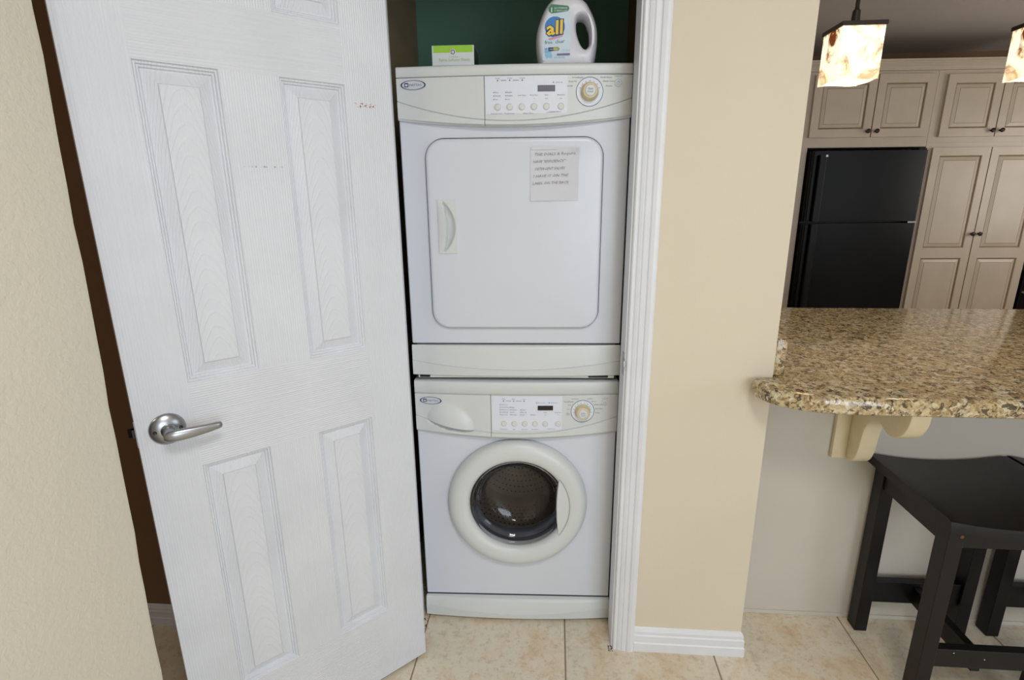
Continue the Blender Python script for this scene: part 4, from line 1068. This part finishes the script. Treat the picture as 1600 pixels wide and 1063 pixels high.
# cabinet above the refrigerator
U0 = kroot('over_fridge_cabinet', -0.20, 'pale glazed two-door wall cabinet directly above the black refrigerator', 'cabinet', None, 1.68)
mesh_obj('cabinet_body', B((0, 0.893, 0.0005, D_, 0, 0.495)), M_glaze, U0)
for (a, b_, kx) in ((0.062, 0.482, 0.455), (0.490, 0.872, 0.515)):
    d = raised_door(U0, a, b_, 0.067, 0.472, [(0.067 + 0.052, 0.472 - 0.052)]); knob(d, kx, 0.105)
# cabinet above the pantry
U1 = kroot('over_pantry_cabinet', 0.695, 'pale glazed two-door wall cabinet above the tall pantry doors', 'cabinet', None, 1.705)
mesh_obj('cabinet_body', B((0, 0.86, 0.0005, D_, 0, 0.47)), M_glaze, U1)
for (a, b_, kx) in ((0.060, 0.432, 0.405), (0.440, 0.812, 0.467)):
    d = raised_door(U1, a, b_, 0.038, 0.440, [(0.038 + 0.052, 0.440 - 0.052)]); knob(d, kx, 0.075)
# tall pantry
U2 = kroot('pantry_cabinet', 0.695, 'tall pale glazed pantry cabinet with two long doors right of the refrigerator', 'cabinet', None, 0)
mesh_obj('cabinet_body', B((0, 0.86, 0.0005, D_, 0.10, 1.7045)), M_glaze, U2)
mesh_obj('toe_kick', B((0, 0.86, 0.06, D_, 0.0005, 0.10)), M_black, U2)
for (a, b_, kx) in ((0.040, 0.438, 0.418), (0.446, 0.840, 0.468)):
    d = raised_door(U2, a, b_, 0.115, 1.670, [(0.168, 0.895), (0.965, 1.618)]); knob(d, kx, 1.07)
# fridge side panel at left
U3 = kroot('fridge_side_panel', -0.20, 'pale cabinet end panel at the left of the refrigerator', 'panel', None, 0)
mesh_obj('panel_board', B((0, 0.07, 0.0, D_, 0.0005, 1.6795)), M_glaze, U3)
# crown
U4 = kroot('crown_moulding', -0.20, 'stepped pale crown moulding along the top of the kitchen cabinets', 'moulding', None, 2.176)
cp_ = [(0.02, 0), (-0.012, 0), (-0.012, 0.010), (-0.016, 0.016), (-0.016, 0.022), (-0.030, 0.040), (-0.034, 0.044), (-0.034, 0.050), (-0.042, 0.056), (-0.042, 0.066), (0.02, 0.066)]
bm = bmesh.new(); prism(bm, cp_, 0.0, 1.755, 'x'); mesh_obj('crown_profile', bm, M_glaze, U4)
# refrigerator
FR = kroot('refrigerator', -0.118, 'black top-freezer refrigerator between the pale cabinets', 'refrigerator', None, 0, -0.045)
bm = bmesh.new(); box(bm, 0.004, 0.800, 0.055, 0.60, 0.02, 1.640, bev=0.003); mesh_obj('case', bm, M_fridge_tr, FR)
for nm, z0, z1 in (('freezer_door', 1.166, 1.655), ('fridge_door', 0.06, 1.152)):
    bm = bmesh.new(); prof = rrect(0.0, 0.806, -0.006, 0.052, 0.016, 5)
    prism(bm, prof, z0, z1, 'z'); d = mesh_obj(nm, bm, M_fridge, FR, True, 30)
    bm = bmesh.new(); zz0, zz1 = (z0 + 0.004, z1 - 0.03) if nm == 'freezer_door' else (z0 + 0.35, z1 - 0.004)
    prism(bm, rrect(0.040, 0.092, -0.052, -0.006, 0.010, 4), zz0, zz1, 'z'); mesh_obj('handle', bm, M_fridge_tr, d, True, 30)
    mesh_obj('handle_trim', B((0.012, 0.038, -0.022, -0.006, z0 + 0.004, z1 - 0.004), bev=0.004), M_fridge_tr, d)
mesh_obj('emblem', B((0.078, 0.092, -0.0545, -0.052, 1.612, 1.626)), M_white_ink, FR)
mesh_obj('top_hinge', B((0.74, 0.795, 0.0, 0.09, 1.6555, 1.668), bev=0.003), M_fridge_tr, FR)
mesh_obj('middle_hinge', B((0.742, 0.802, -0.012, 0.04, 1.1535, 1.1645)), M_nickel, FR)
mesh_obj('toe_grille', B((0.01, 0.79, 0.03, 0.055, 0.0005, 0.055)), M_black, FR)
# cooking range and splash tiles right of the pantry
RG = kroot('kitchen_range', 1.562, 'black kitchen range just visible right of the pantry', 'oven')
mesh_obj('range_body', B((0, 0.76, 0.02, D_, 0.0005, 0.905)), M_fridge_tr, RG)
mesh_obj('oven_door', B((0.004, 0.756, -0.015, 0.019, 0.16, 0.80), bev=0.004), M_fridge, RG)
mesh_obj('oven_window', B((0.03, 0.73, -0.017, -0.015, 0.66, 0.77)), M_tilewall, RG)
mesh_obj('oven_handle', B((0.01, 0.75, -0.045, -0.0155, 0.628, 0.644), bev=0.004), M_steel, RG)
mesh_obj('cooktop', B((0, 0.76, 0.0, D_, 0.906, 0.925), bev=0.003), M_black, RG)
SP = kroot('splash_tiles', 1.562, 'brown wall tiles above the kitchen range', 'tiles', None, 0.95, 0.58)
for i in range(7):
    for j in range(6):
        if i == 0 and j == 0: t0 = mesh_obj('wall_tile', B((0, 0.096, 0, 0.008, 0, 0.096), bev=0.001), M_tilewall, SP); continue
        c = bpy.data.objects.new('wall_tile', t0.data); link(c, SP); c.location = (i * 0.1, 0, j * 0.1)
